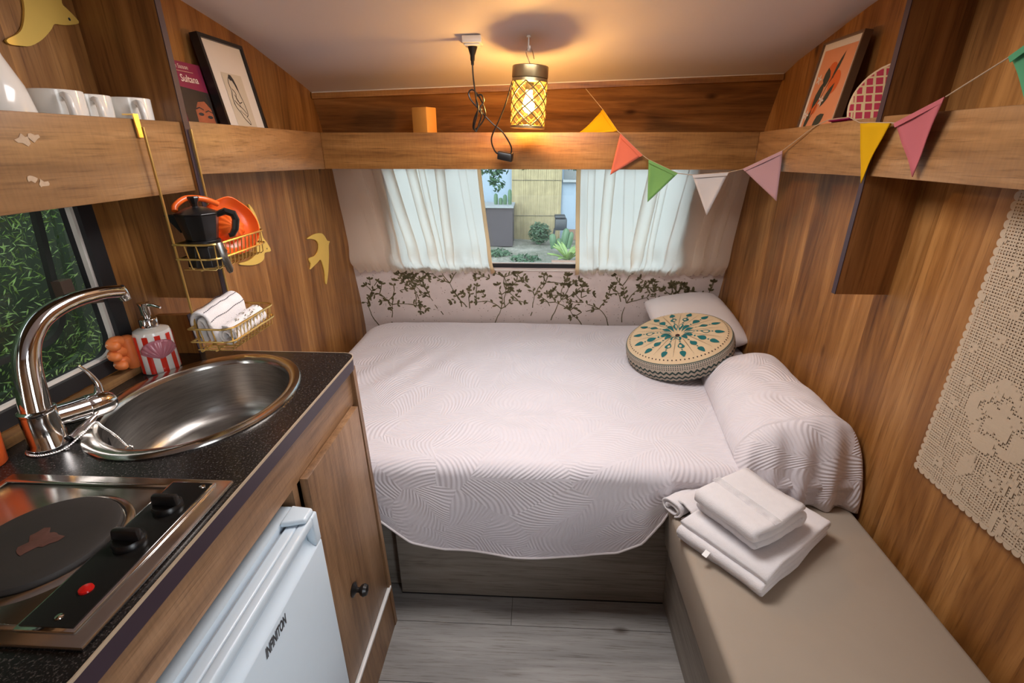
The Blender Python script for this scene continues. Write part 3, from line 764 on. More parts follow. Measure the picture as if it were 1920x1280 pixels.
# ---- cabinet
XF = -.452
kc = thing('kitchen_cabinet', (-.68, .64, 0), 'wood-effect kitchen cabinet with one door under the black worktop', 'cabinet')
obj('top_rail', MB().box(XF - .016, XF, .25, 1.045, .795, .892), 'cab_wood_y', kc)
mb = MB().hexa([(XL + .005, 1.045, 0), (-.418, 1.045, 0), (-.418, 1.062, 0), (XL + .005, 1.062, 0)], [(XL + .005, 1.045, .894), (-.443, 1.045, .894), (-.443, 1.062, .894), (XL + .005, 1.062, .894)])
o = obj('end_panel', mb, 'cab_wood', kc)
obj('divider', MB().box(XL + .005, XF, .715, .733, 0, .795), 'cab_wood', kc)
obj('near_panel', MB().box(XL + .005, XF, .25, .266, 0, .892), 'cab_wood', kc)
obj('plinth', MB().hexa([(-.46, .733, 0), (-.42, .733, 0), (-.42, 1.045, 0), (-.46, 1.045, 0)], [(-.46, .733, .15), (-.428, .733, .15), (-.428, 1.045, .15), (-.46, 1.045, .15)]), 'cab_wood', kc)
dr = obj('door', MB().hexa([(XF + .001, .742, .165), (XF + .024, .742, .165), (XF + .024, 1.04, .165), (XF + .001, 1.04, .165)], [(XF + .001, .742, .80), (XF + .018, .742, .80), (XF + .018, 1.025, .80), (XF + .001, 1.025, .80)]), 'cab_wood', kc, bevel=.0015)
kp = onX(662, 1105, XF + .022)
o = obj('knob', MB().lathe([(0.0, 0), (.017, 0), (.018, .003), (.012, .006), (.0065, .010), (.0065, .016), (.013, .021), (.0155, .028), (.012, .035), (0, .038)], kp, 20, (1, 0, 0)), 'black', dr, smooth=True); o['label'] = 'glossy black round knob'
o = obj('cover_strip', MB().box(XF + .022, XF + .032, .752, 1.055, .150, .161), 'white_plastic', kc, bevel=.002); o['label'] = 'white plastic strip below the door'
obj('carcass_back', MB().box(XL + .005, XL + .02, .27, 1.04, .02, .80), 'cab_wood', kc)

# ---- sink
sk = thing('sink', (SC.x, SC.y, .79), 'oval stainless steel sink set into the black worktop', 'sink')
def ering(rings, n=56):
    mb = MB(); vs = []; fs = []
    for s, z, cx, cy in rings:
        for k in range(n):
            a = 2 * PI * k / n; vs.append((SC.x + cx + (SA * s) * math.cos(a), SC.y + cy + (SB * s) * math.sin(a), z))
    for i in range(len(rings) - 1):
        for k in range(n): fs.append((i * n + k, i * n + (k + 1) % n, (i + 1) * n + (k + 1) % n, (i + 1) * n + k))
    return mb.add(vs, fs)
obj('rim', ering([(1.0, .9256, 0, 0), (1.0, .928, 0, 0), (.985, .9315, 0, 0), (.94, .933, 0, 0), (.90, .9322, 0, 0), (.868, .930, .002, -.001), (.855, .926, .002, -.001), (.846, .92, .002, -.001)]), 'steel', sk, smooth=True)
bw = [(.846, .92, .002, -.001), (.838, .90, .002, -.001), (.825, .86, .002, 0), (.80, .825, .002, 0), (.75, .803, .002, 0), (.66, .792, .002, 0), (.45, .787, .002, 0), (.16, .785, .002, 0), (.15, .783, .002, 0)]
bowl = obj('bowl', ering(bw), 'brushed', sk, smooth=True)
mb = MB().lathe([(.030, .7835), (.032, .786), (.026, .787), (.020, .784), (.008, .782), (.0, .7815)], (SC.x + .002, SC.y, 0), 24)
obj('drain', mb, 'chrome', sk, smooth=True)
# overflow slots in the near end of the bowl
mb = MB()
for i in range(6):
    a = math.radians(222 + 4.2 * i); rx, ry = SA * .833 + .001, SB * .833
    p = Vector((SC.x + .002 + rx * math.cos(a), SC.y + ry * math.sin(a), 0)); tt = Vector((-math.sin(a), math.cos(a), 0)) * .0022
    inn = Vector((-math.cos(a), -math.sin(a), 0)) * .0025
    mb.prism([p + tt + inn + Vector((0, 0, .903)), p - tt + inn + Vector((0, 0, .903)), p - tt + inn + Vector((0, 0, .872)), p + tt + inn + Vector((0, 0, .872))], -inn * .5)
obj('overflow_slot', mb, 'rubber', sk)

# ---- tap
TX = -.826
tp = thing('tap', (TX, .655, CZ), 'tall chrome mixer tap with swan neck beside the sink', 'tap')
obj('body', MB().lathe([(.030, 0), (.030, .004), (.0265, .010), (.0255, .050), (.0245, .062)], (TX, .658, CZ + .0005), 24), 'chrome', tp, smooth=True)
obj('collar', MB().lathe([(.0245, 0), (.0255, .002), (.0255, .005), (.0215, .008)], (TX, .658, CZ + .0625), 24), 'chrome', tp, smooth=True)
neck = smooth_path([(TX, .658, CZ + .068), (TX, .664, 1.03), (TX, .674, 1.075), (TX, .692, 1.108), (TX, .725, 1.132), (TX + .004, .775, 1.144), (TX + .010, .83, 1.143), (TX + .016, .868, 1.136)], 6)
nn = len(neck)
obj('spout', MB().tube(neck, [lerp(.0212, .0122, min(1, i / nn * 1.15)) for i in range(nn)], 20), 'chrome', tp, smooth=True)
obj('aerator', MB().lathe([(.0, -.016), (.0085, -.016), (.0105, -.010), (.0115, .003), (.010, .012), (0, .013)], (TX + .017, .870, 1.133), 18, (-.1, -.25, 1)), 'chrome', tp, smooth=True)
hb = [Vector((TX, .665, .968)), Vector((TX + .010, .70, .962)), Vector((TX + .016, .722, .959))]
obj('lever_housing', MB().tube(hb, [.0205, .0205, .0215], 20), 'chrome', tp, smooth=True)
lv = obj('lever_head', MB().tube([hb[2], hb[2] + Vector((.002, .006, -.001)), Vector((TX + .026, .755, .954)), Vector((TX + .028, .764, .953))], [.0222, .0235, .0215, .016], 20), 'chrome', tp, smooth=True)
obj('lever', MB().tube(smooth_path([(TX + .020, .752, .972), (TX + .018, .757, .99), (TX + .014, .752, 1.015), (TX + .008, .744, 1.034)], 5), [.0095, .0085, .0075, .0068, .006, .0056, .005, .0046, .0044, .004, .0036, .0032, .003, .0028, .0026, .0022][:16], 10), 'chrome', lv, smooth=True)
obj('chain_boss', MB().tube([(TX + .03, .668, .932), (TX + .036, .70, .942), (TX + .038, .715, .948)], [.006, .0075, .004], 10), 'chrome', tp, smooth=True)
# ---- bead chain with plug
ch = thing('plug_chain', (-.81, .66, CZ), 'bead chain lying from the tap foot into the sink', 'chain')
cp = smooth_path([(TX - .026, .655, CZ + .002), (TX - .012, .628, CZ + .002), (TX + .018, .622, CZ + .002), (TX + .04, .642, CZ + .002), (TX + .048, .672, CZ + .012), (TX + .05, .698, CZ + .02), (TX + .066, .695, CZ + .012), (TX + .078, .70, CZ - .008), (TX + .086, .706, CZ - .035)], 9)
mb = MB()
for p in cp: mb.lathe([(0, -.0025), (.0019, -.0014), (.0025, 0), (.0019, .0014), (0, .0025)], p, 6)
obj('bead_chain', mb, 'chrome', ch, smooth=True)
obj('plug_ring', MB().tube([Vector(cp[-1]) + Vector((0, .009 * math.cos(a), -.008 + .009 * math.sin(a))) for a in [i * PI / 8 for i in range(16)]], .0018, 6, closed=True), 'chrome', ch, smooth=True)

# ---- electric hob
hx0, hx1, hy0, hy1 = -.80, -.449, .309, .572
hb_ = thing('hob', (-.62, .44, CZ), 'stainless steel electric hob with one cast-iron hotplate', 'hob')
obj('plate', MB().box(hx0, hx1, hy0, hy1, CZ + .0004, CZ + .007), 'steel', hb_, bevel=.003)
mb = MB()
for (a, b, c, d) in ((hx0 + .012, hx1 - .085, hy1 - .024, hy1 - .017), (hx0 + .012, hx1 - .085, hy0 + .014, hy0 + .02), (hx0 + .012, hx0 + .018, hy0 + .02, hy1 - .024)):
    mb.box(a, b, c, d, CZ + .007, CZ + .0095)
obj('raised_rim', mb, 'steel', hb_, bevel=.001)
hc = (-.613, .436)
obj('drip_ring', MB().lathe([(.093, .0068), (.091, .009), (.084, .0105), (.082, .0075)], (hc[0], hc[1], CZ), 48), 'steel', hb_, smooth=True)
hp = obj('hotplate', MB().lathe([(.080, .0072), (.081, .013), (.079, .0165), (.074, .018), (.055, .0176), (.03, .0172), (.0, .0172)], (hc[0], hc[1], CZ), 56), 'hotplate', hb_, smooth=True)
obj('worn_centre', MB().lathe([(.019, .0177), (.012, .0181), (.0, .0182)], (hc[0], hc[1] - .003, CZ), 20, fn=lambda a, i: 1 + .3 * math.sin(3 * a + 1) + .15 * math.sin(7 * a)), 'rust', hp)
cx0, cx1, cy0, cy1 = -.531, -.472, .326, .556
mb = MB(); mb.box(cx0 - .004, cx1 + .004, cy0 - .004, cy1 + .004, CZ + .007, CZ + .011)
cpn = obj('panel_surround', mb, 'chrome', hb_, bevel=.0015)
obj('control_panel', MB().box(cx0, cx1, cy0, cy1, CZ + .0105, CZ + .0125), 'panel_black', hb_)
for kx, ky in ((-.500, .503), (-.503, .440)):
    kn = MB().lathe([(.0185, 0), (.0185, .005), (.0165, .008), (.0, .008)], (kx, ky, CZ + .0125), 28)
    k_ = obj('knob', kn, 'black', hb_, smooth=True)
    obj('knob_grip', MB().hexa([(kx - .019, ky - .006, CZ + .019), (kx + .019, ky - .006, CZ + .019), (kx + .019, ky + .006, CZ + .019), (kx - .019, ky + .006, CZ + .019)],
                            [(kx - .017, ky - .0045, CZ + .0345), (kx + .017, ky - .0045, CZ + .0345), (kx + .017, ky + .0045, CZ + .0345), (kx - .017, ky + .0045, CZ + .0345)]), 'black', k_, bevel=.003)
o = obj('indicator_light', MB().lathe([(.0075, 0), (.007, .002), (.003, .0032), (0, .0034)], (-.498, .371, CZ + .0125), 16), 'redlamp', hb_, smooth=True); o['label'] = 'small red indicator light'
for sx_, sy_ in ((-.497, .337), (-.481, .548)):
    obj('screw', MB().lathe([(.0042, 0), (.0038, .0012), (0, .0018)], (sx_, sy_, CZ + .0125), 12), 'chrome', hb_, smooth=True)

# ---- fridge
fr = thing('fridge', (-.66, .49, 0), 'small white fridge built in under the worktop', 'fridge')
FX = -.407; FY0, FY1, FZ1 = .272, .706, .757
obj('cabinet_body', MB().box(-.88, -.452, FY0 + .004, FY1 - .002, .02, .765), 'fridge', fr)
mb = MB()
mb.box(-.446, FX, FY0, FY1, .03, .690)                        # main leaf
mb.box(-.446, FX - .018, FY0, FY1, .690, FZ1)                  # back of the grip recess
mb.box(FX - .018, FX - .001, FY0, FY1, .738, FZ1)              # lip above the recess
mb.box(FX - .018, FX, FY1 - .022, FY1, .690, FZ1)              # closed end of the recess
dd = obj('fridge_door', mb, 'fridge', fr, bevel=.004, seg=3)
obj('grip_slope', MB().prism([(FX - .018, FY0 + .002, .690), (FX - .001, FY0 + .002, .690), (FX - .018, FY0 + .002, .708)], (0, FY1 - FY0 - .026, 0)), 'fridge', dd)
obj('door_seal', MB().box(-.4518, -.4462, FY0 + .006, FY1 - .006, .035, .75), plain('grey_seal', (0.30, 0.33, 0.36), 0.7), dd)
obj('hinge_cover', MB().hexa([(-.452, .655, FZ1 + .001), (-.409, .668, FZ1 + .001), (-.409, .700, FZ1 + .001), (-.452, .704, FZ1 + .001)], [(-.452, .655, FZ1 + .013), (-.411, .668, FZ1 + .012), (-.411, .700, FZ1 + .012), (-.452, .704, FZ1 + .013)]), 'fridge', fr, bevel=.004, seg=3)
a, b = onX(497, 1228, FX), onX(536, 1158, FX)
lt = text_mb('INFINITON', .027, (FX, a.y, (a.z + b.z) / 2 - .009), (0, 1, 0), (0, 0, 1), shear=.25, bold=.0011, sx=1.0)
wd = max(v.y for v in lt.v) - min(v.y for v in lt.v); y0 = min(v.y for v in lt.v); k = (b.y - a.y) / wd
for v in lt.v: v.y = y0 + (v.y - y0) * k
o = obj('lettering', lt, 'fridge_text', dd); o['label'] = 'dark lettering on the fridge door'

# ---- soap dispenser (red and white stripes, shell)
sp0 = Vector((-.853, .960, CZ + .0005))
so = thing('soap_dispenser', sp0, 'red and white striped ceramic soap dispenser with mauve shell and chrome pump', 'dispenser')
BH = .098
prof = [(.0, 0), (.036, 0), (.038, .003), (.0365, BH - .012), (.034, BH - .003), (.025, BH + .001), (.0155, BH + .002), (.0155, BH + .004), (0, BH + .004)]
so.matrix_basis = Matrix.Translation(sp0)
obj('bottle', MB().lathe(prof, sp0, 40, sx=1.0, sy=1.0), 'white_gloss', so, smooth=True)
view_a = math.atan2(-sp0.y, -sp0.x)          # direction from the bottle to the camera
mb_ = []
for i in range(10):
    a0 = view_a + math.radians(-170 + 36 * i); wd_ = math.radians(8.5)
    mb = MB(); vs = []; fs = []
    for j, z in enumerate((.002, .03, .06, BH - .02, BH - .009)):
        r = lerp(.0382, .0367, z / BH) + .0004
        for q in range(4):
            a = a0 + wd_ * (q / 1.5 - 1); vs.append(sp0 + Vector((r * math.cos(a), r * math.sin(a), z)))
    fs = [(j * 4 + q, j * 4 + q + 1, j * 4 + q + 5, j * 4 + q + 4) for j in range(4) for q in range(3)]
    obj('stripe', mb.add(vs, fs), 'red', so, smooth=True)
sha = view_a + .12
mb = MB(); vs = []; fs = []; NR, NA = 8, 36
for i in range(NR + 1):
    for k in range(NA + 1):
        th_ = math.radians(lerp(-68, 68, k / NA)); rr = .046 * i / NR * (1 - .18 * (abs(k / NA - .5) * 2) ** 2)
        u = math.sin(th_) * rr; v = .038 + math.cos(th_) * rr * .92
        lift = (.0028 + .0045 * math.sin(PI * min(1, i / NR * .8 + .15))) * (1 - .35 * (abs(k / NA - .5) * 2) ** 3) + .0012 * math.cos(k / NA * 2 * PI * 9) * (i / NR)
        a = sha + u / .038; r = .0372 + max(.0006, lift)
        vs.append(sp0 + Vector((r * math.cos(a), r * math.sin(a), v)))
for i in range(NR):
    for k in range(NA): fs.append((i * (NA + 1) + k, i * (NA + 1) + k + 1, (i + 1) * (NA + 1) + k + 1, (i + 1) * (NA + 1) + k))
o = obj('shell', mb.add(vs, fs), 'pinkshell', so, smooth=True, solid=.003, angle=80); o['label'] = 'mauve scallop shell'
pz_ = sp0.z + BH + .004
obj('pump_collar', MB().lathe([(.0175, 0), (.018, .002), (.0175, .018), (.016, .020), (.007, .021), (.0065, .030), (.0, .030)], (sp0.x, sp0.y, pz_), 24), 'chrome', so, smooth=True)
pm = obj('pump_head', MB().lathe([(.0095, .0), (.0098, .02), (.011, .024), (.0125, .027), (.0, .0285)], (sp0.x, sp0.y, pz_ + .028), 20), 'chrome', so, smooth=True)
obj('nozzle', MB().tube([(sp0.x + .004, sp0.y, pz_ + .050), (sp0.x + .022, sp0.y - .002, pz_ + .051), (sp0.x + .040, sp0.y - .004, pz_ + .046)], [.0042, .0036, .0026], 10), 'chrome', pm, smooth=True)

# ---- orange ceramic hand behind the dispenser: fist of four fingers seen from the knuckles
oh0 = Vector((-.893, .926, .9425))
oh = thing('ceramic_hand', oh0, 'orange glazed ceramic hand with curled fingers behind the soap dispenser', 'ornament')
mb = MB().lathe([(0, 0), (.011, .0), (.013, .004), (.013, .02), (.014, .05), (.013, .070), (.008, .074), (0, .075)], oh0 + Vector((.004, .004, 0)), 20)
obj('palm', mb, 'peach', oh, smooth=True)
for i in range(3):
    z = .014 + .023 * i; L = (.016, .023, .019)[i]
    dirv = Vector((-.15, -1, 0)).normalized()
    s0 = oh0 + Vector((-.001, -.008, z + .006)); 
    pth = smooth_path([s0, s0 + dirv * L * .5 + Vector((0, 0, .003)), s0 + dirv * L + Vector((.002, 0, .001)), s0 + dirv * (L + .005) + Vector((.008, 0, -.002)), s0 + dirv * (L - .004) + Vector((.016, 0, -.003))], 4)
    n = len(pth)
    f_ = obj('finger', MB().tube(pth, [lerp(.0122, .0100, i_ / (n - 1)) if i_ < n - 2 else (.0085, .0045)[i_ - n + 2] for i_ in range(n)], 14), 'peach', oh, smooth=True)
    npos = s0 + dirv * (L + .0118) + Vector((.004, 0, .001))
    obj('fingernail', MB().lathe([(0, -.0005), (.0058, 0), (.0045, .0018), (0, .0026)], npos, 12, dirv, 1.0, .8), plain('pale_nail', (0.82, 0.52, 0.36), 0.3) if i == 0 else bpy.data.materials['pale_nail'], f_, smooth=True)
# ---- orange cup at the edge of the worktop
oc = thing('orange_cup', (-.873, .593, CZ + .0005), 'orange terracotta cup on worktop by the tap', 'cup')
obj('cup_body', MB().lathe([(0, 0), (.026, 0), (.028, .002), (.031, .035), (.034, .072), (.032, .072), (.029, .035), (.025, .006), (0, .006)], (-.873, .593, CZ + .0005), 32), 'orange_cup', oc, smooth=True)

# ================================================================== GOLD WIRE RACK AND CONTENTS
RX = -.738
rk = thing('wire_rack', (RX, 1.02, .97), 'gold wire rack with two baskets hooked over the shelf boards', 'rack')
VY = (.948, 1.082)
for y in VY:
    z1 = 1.452
    obj('hanging_rod', MB().tube([(RX, y, z1 - .02), (RX, y, .975)], .0026, 8), 'gold', rk, smooth=True)
    mb = MB(); mb.box(RX - .010, RX - .0075, y - .006, y + .006, z1 - .038, z1).box(RX - .029, RX - .0075, y - .006, y + .006, z1, z1 + .0025)
    obj('hook', mb, 'gold', rk)
def basket(z1, z0, x1, y0, y1, inset):
    r = .0021
    mb = MB()
    c = .022
    def loop(z, x1_, y0_, y1_, c=c):
        pts = [(RX, y0_, z)]
        for (cx_, cy_, a0) in ((x1_ - c, y0_ + c, -90), (x1_ - c, y1_ - c, 0)):
            for i in range(6):
                a = math.radians(a0 + 90 * i / 5); pts.append((cx_ + c * math.cos(a), cy_ + c * math.sin(a), z))
        pts.append((RX, y1_, z))
        return pts
    b = obj('basket_rim', MB().tube(loop(z1, x1, y0, y1), r * 1.15, 8, closed=True), 'gold', rk, smooth=True)
    zm = lerp(z1, z0, .62)
    mb = MB().tube(loop(lerp(z1, z0, .55), x1, y0, y1), r, 8, closed=True)
    obj('basket_rail', mb, 'gold', b, smooth=True)
    xi = x1 - inset
    n = 13
    for i in range(n):
        y = lerp(y0 + .014, y1 - .014, i / (n - 1))
        obj('wire', MB().tube([(x1 + (-.0 if 0 < i < n - 1 else -.006), y, z1), (xi, y, z0 + .004), (xi - .006, y, z0), (RX, y, z0)], .0014, 6), 'gold', b, smooth=True)
    for x in (lerp(RX, xi, .3), lerp(RX, xi, .62)):
        for y, s_ in ((y0, 1), (y1, -1)):
            obj('wire', MB().tube([(x, y, z1), (x, y + s_ * .008, z0 + .004), (x, y + s_ * .014, z0)], .0014, 6), 'gold', b, smooth=True)
    obj('wire', MB().tube([(lerp(RX, xi, .5), y0 + .012, z0 - .002), (lerp(RX, xi, .5), y1 - .012, z0 - .002)], .0018, 6), 'gold', b, smooth=True)
    return b
basket(1.212, 1.158, -.655, .945, 1.15, .008)
basket(1.036, .983, -.648, .925, 1.115, .008)
obj('cross_wire', MB().tube([(RX, VY[0], .975), (RX, VY[1], .975)], .0024, 8), 'gold', rk, smooth=True)
obj('spacer_loop', MB().tube([(RX, .99, .978), (RX + .01, .99, .970), (RX + .03, 1.0, .970), (RX + .03, 1.03, .970), (RX + .01, 1.04, .970), (RX, 1.04, .978)], .0024, 8), 'gold', rk, smooth=True)

# ---- moka pot
mk0 = Vector((-.707, .994, 1.1605))
mk = thing('moka_pot', mk0, 'black octagonal moka coffee pot in the upper gold basket', 'coffee pot')
def octo(prof, c, n=8): return MB().lathe(prof, c, n, fn=None)
obj('boiler', octo([(0, 0), (.037, 0), (.038, .002), (.033, .040), (.032, .044), (0, .044)], mk0), 'moka', mk, bevel=.001)
obj('waist_ring', MB().lathe([(.033, .044), (.034, .046), (.034, .053), (.032, .055)], mk0, 28), 'moka', mk, smooth=True)
tb = obj('top_chamber', octo([(.030, .0545), (.0305, .056), (.0405, .105), (.041, .107), (0, .107)], mk0), 'moka', mk, bevel=.001)
obj('spout', MB().hexa([mk0 + Vector(p) for p in ((-.036, -.012, .070), (-.030, .006, .070), (-.034, .012, .075), (-.038, -.004, .075))],
                      [mk0 + Vector(p) for p in ((-.056, -.022, .107), (-.026, -.022, .107), (-.034, .02, .107), (-.058, -.014, .107))]), 'moka', tb)
ld = obj('lid', octo([(.0415, .1075), (.041, .110), (.02, .120), (.008, .123), (0, .123)], mk0), 'moka', mk, bevel=.0008)
obj('lid_knob', MB().lathe([(.006, .1225), (.0065, .128), (.011, .140), (.010, .1425), (0, .1425)], mk0, 8), 'black', ld)
hd = Vector((.86, .50, 0)).normalized()
mb = MB().tube([mk0 + hd * .034 + Vector((0, 0, .104)), mk0 + hd * .052 + Vector((0, 0, .110)), mk0 + hd * .066 + Vector((0, 0, .104)), mk0 + hd * .069 + Vector((0, 0, .092)), mk0 + hd * .064 + Vector((0, 0, .072)), mk0 + hd * .056 + Vector((0, 0, .060)), mk0 + hd * .050 + Vector((0, 0, .059))], [.006, .0075, .008, .0075, .007, .006, .005], 8)
obj('handle', mb, 'black', mk)
# ---- metal opener hanging from the basket
on0 = Vector((-.652, .953, 1.17))
op = thing('bottle_opener', on0, 'silver metal strap with lettering, hooked on the upper gold basket', 'opener')
A_, B_ = onZ(352, 463, 1.212), onZ(367, 520, 1.16)
a = Vector((-.651, .962, 1.213)); dn = Vector((.001, .014, -.062)).normalized(); sd = Vector((.75, .66, .15)).normalized(); nn_ = sd.cross(dn).normalized()
def oq(u, v): return a + sd * u + dn * v
pts = [oq(-.0065, -.002), oq(.0065, -.002), oq(.0065, .012), oq(.0095, .018), oq(.006, .024), oq(.0075, .058), oq(.004, .066), oq(-.003, .067), oq(-.006, .062), oq(-.0075, .03)]
ob_ = obj('strap', MB().prism([p + nn_ * .0012 for p in pts], -nn_ * .0024), 'steel', op, bevel=.0006)
# ---- orange citrus squeezer dish standing in the basket
dc = Vector((-.706, 1.088, 1.225)); dnrm = Vector((.80, -.55, .22)).normalized()
ds = thing('citrus_squeezer', dc - Vector((0, 0, .06)), 'orange plastic citrus squeezer dish standing behind the moka pot', 'squeezer')
obj('dish', MB().lathe([(0, -.004), (.045, -.004), (.056, .004), (.062, .016), (.060, .017), (.053, .006), (.043, -.001), (0, -.001)], dc, 48, dnrm, fn=lambda a, i: 1 + (.10 if i in (3, 4) else .05 if i in (2, 5) else 0) * max(0, math.cos(a - 2.3)) ** 24), 'orange', ds, smooth=True)
obj('reamer', MB().lathe([(.033, -.002), (.031, .008), (.025, .018), (.014, .027), (0, .031)], dc, 60, dnrm, fn=lambda a, i: 1 + (.06 * math.cos(12 * a) if i < 4 else 0)), 'orange', ds, smooth=True)
hs = dc + Vector((-.012, -.035, .045))
obj('handle', MB().tube(smooth_path([dc + Vector((.0, -.02, .055)), dc + Vector((-.012, -.045, .068)), dc + Vector((-.03, -.075, .072)), dc + Vector((-.038, -.10, .060)), dc + Vector((-.036, -.108, .05))], 5), [.006] * 21, 10), 'orange', ds, smooth=True)
# ---- two cloths in the lower basket
def roll_path(r, turns, squash=1.0, n=60, r0=.3):
    return [(r * lerp(r0, 1, i / n) * math.cos(2 * PI * turns * i / n), r * squash * lerp(r0, 1, i / n) * math.sin(2 * PI * turns * i / n)) for i in range(n + 1)]
t1 = thing('dish_towel', (-.705, 1.02, .985), 'folded white tea towel with dashed dark stitch lines in lower gold basket', 'towel', 'cloths in the lower basket')
def ubend(r, h, w): return None
o1 = Vector((-.712, .945, 1.027)); ax1 = Vector((.05, 1, .12)).normalized(); e1 = Vector((1, -.05, 0)).normalized(); e2 = e1.cross(ax1) * -1
if e2.z < 0: e2 = -e2
tw1 = [(-.030, -.030), (-.031, .0), (-.027, .028), (-.012, .037), (.004, .03), (.010, .01), (.012, -.015), (.016, -.032)]
tw2 = [(-.020, -.034), (-.019, .0), (-.014, .020), (-.006, .018), (-.002, .0), (.0, -.03)]
sp1 = [(p.x, p.y) for p in smooth_path([(a, b, 0) for a, b in tw1], 5)]
c1 = obj('cloth', MB().ribbon(sp1, .008, o1, e1, e2, ax1, .125, lambda p: Vector((nz(p, 40), nz(p, 40, 3), nz(p, 40, 7))) * .003, 10), 'towel', t1, smooth=True)
sp2 = [(p.x, p.y) for p in smooth_path([(a, b, 0) for a, b in tw2], 5)]
obj('inner_fold', MB().ribbon(sp2, .007, o1 + ax1 * .002, e1, e2, ax1, .118, lambda p: Vector((nz(p, 40), nz(p, 40, 3), nz(p, 40, 7))) * .003, 8), 'towel', t1, smooth=True)
mb = MB()
for idx in (13, 18, 23):
    u, v = sp1[idx]; uu, vv = sp1[idx + 1]; tt = Vector((uu - u, vv - v)).normalized(); nr = Vector((-tt.y, tt.x)) * -.0052
    nr = Vector((-tt.y, tt.x)); nr = nr if (nr.x * .3 + nr.y) > 0 else -nr
    for i in range(22):
        w_ = .004 + .0054 * i
        p = o1 + e1 * (u + nr.x * .0058) + e2 * (v + nr.y * .0058) + ax1 * w_; q = p + ax1 * .003
        wob = Vector((nz(p, 40), nz(p, 40, 3), nz(p, 40, 7))) * .003
        mb.tube([p + wob, q + wob], .0009, 4)
obj('stitching', mb, 'thread', c1)
t2 = thing('rolled_cloth', (-.672, 1.01, .985), 'rolled white cloth with small leaf print in lower gold basket', 'towel', 'cloths in the lower basket')
o2 = Vector((-.674, .950, 1.012)); ax2 = Vector((.02, 1, .08)).normalized(); 
e1b = Vector((1, -.02, 0)).normalized(); e2b = e1b.cross(ax2); e2b = e2b if e2b.z > 0 else -e2b
rp = [(p.x, p.y) for p in [Vector((a, b, 0)) for a, b in roll_path(.0215, 2.3, 1.0, 50, .35)]]
c2 = obj('cloth', MB().ribbon(rp, .0055, o2, e1b, e2b, ax2, .125, lambda p: Vector((nz(p, 40, 9), nz(p, 40, 3), nz(p, 40, 7))) * .0025, 8), 'towel', t2, smooth=True)
mb = MB()
for i in range(46):
    a = random.uniform(-.3, 2.2); w_ = random.uniform(.01, .118); p = o2 + ax2 * w_ + (e1b * math.cos(a) + e2b * math.sin(a)) * .0262
    tn = (-e1b * math.sin(a) + e2b * math.cos(a)); d = (ax2 * math.cos(i) + tn * math.sin(i)); s_ = (ax2 * -math.sin(i) + tn * math.cos(i)); 
    mb.poly([p - d * .004, p - s_ * .0012, p + d * .004, p + s_ * .0012])
o = obj('leaf_print', mb, 'leaf_print', c2); o['kind'] = 'stuff'

# ================================================================== THINGS ON THE SHELVES AND WALLS
def mug(loc, label):
    l = Vector(loc); t = thing('mug', l, label, 'mug', 'white mugs on the shelf')
    obj('cup', MB().lathe([(0, 0), (.031, 0), (.034, .003), (.0375, .03), (.0385, .086), (.0372, .087), (.036, .085), (.035, .03), (.031, .008), (0, .007)], l, 32), 'white_gloss', t, smooth=True)
    hd_ = Vector((.86, -.51, 0))
    obj('handle', MB().tube(smooth_path([l + hd_ * .035 + Vector((0, 0, .078)), l + hd_ * .052 + Vector((0, 0, .073)), l + hd_ * .0575 + Vector((0, 0, .050)), l + hd_ * .050 + Vector((0, 0, .027)), l + hd_ * .034 + Vector((0, 0, .02))], 5), .0058, 10), 'white_gloss', t, smooth=True)
    return t
ml = 'white glazed mug in the row on the shelf above the sink'
mug((-.825, .880, SF), 'white glazed mug standing next to the white jug'); mug((-.845, .962, SF), 'white glazed mug in the middle of the row of mugs'); mug((-.820, 1.031, SF), 'white glazed mug standing next to the wooden partition')
jg = thing('jug', (-.835, .770, SF), 'white glazed jug beside the mugs', 'jug')
obj('jug_body', MB().lathe([(0, 0), (.044, 0), (.052, .01), (.056, .045), (.05, .085), (.036, .125), (.031, .15), (.036, .168), (.033, .168), (.028, .15), (.032, .125), (.044, .085), (.05, .045), (.044, .014), (0, .012)], (-.835, .770, SF), 36), 'white_gloss', jg, smooth=True)
obj('handle', MB().tube(smooth_path([(-.835, .725, SF + .15), (-.835, .695, SF + .155), (-.835, .68, SF + .12), (-.835, .70, SF + .07), (-.835, .708, SF + .05)], 5), .007, 10), 'white_gloss', jg, smooth=True)

# ---- gold birds on the wall
def bird(pts, label, eye=None, k=3):
    P = [onX(x, y, XL + .0015) for x, y in pts]
    P = smooth_path(P, k, closed=True)
    c = sum(P, Vector()) / len(P)
    t = thing('wall_bird', c, label, 'ornament', 'gold bird wall ornaments')
    obj('silhouette', MB().prism(P, (.004, 0, 0)), 'goldmatte', t)
    if eye:
        e = onX(*eye, XL + .0058); obj('eye', MB().lathe([(.0028, 0), (0, .0003)], e, 10, (1, 0, 0)), 'ink', t)
    return t
bird([(x / 3.556, y / 3.556) for x, y in ((135, -60), (150, 60), (140, 170), (105, 225), (32, 262), (48, 292), (110, 304), (190, 306), (270, 262), (330, 195), (352, 160), (420, 168), (513, 155), (480, 105), (430, 55), (400, 20), (400, -60), (420, -160), (330, -110), (230, -100), (160, -160))],
     'gold swallow ornament on the wall above the mugs', (463 / 3.556, 128 / 3.556))
bird([(300 + x / 4, 360 + y / 4) for x, y in ((655, 90), (690, 130), (722, 200), (748, 280), (765, 340), (795, 380), (824, 440), (778, 455), (772, 500), (738, 532), (680, 548), (600, 545), (590, 533), (645, 518), (690, 490), (715, 450), (712, 380), (695, 300), (685, 220), (675, 150))],
     'gold swallow ornament on the wall behind the wire rack', (300 + 803 / 4, 360 + 424 / 4))
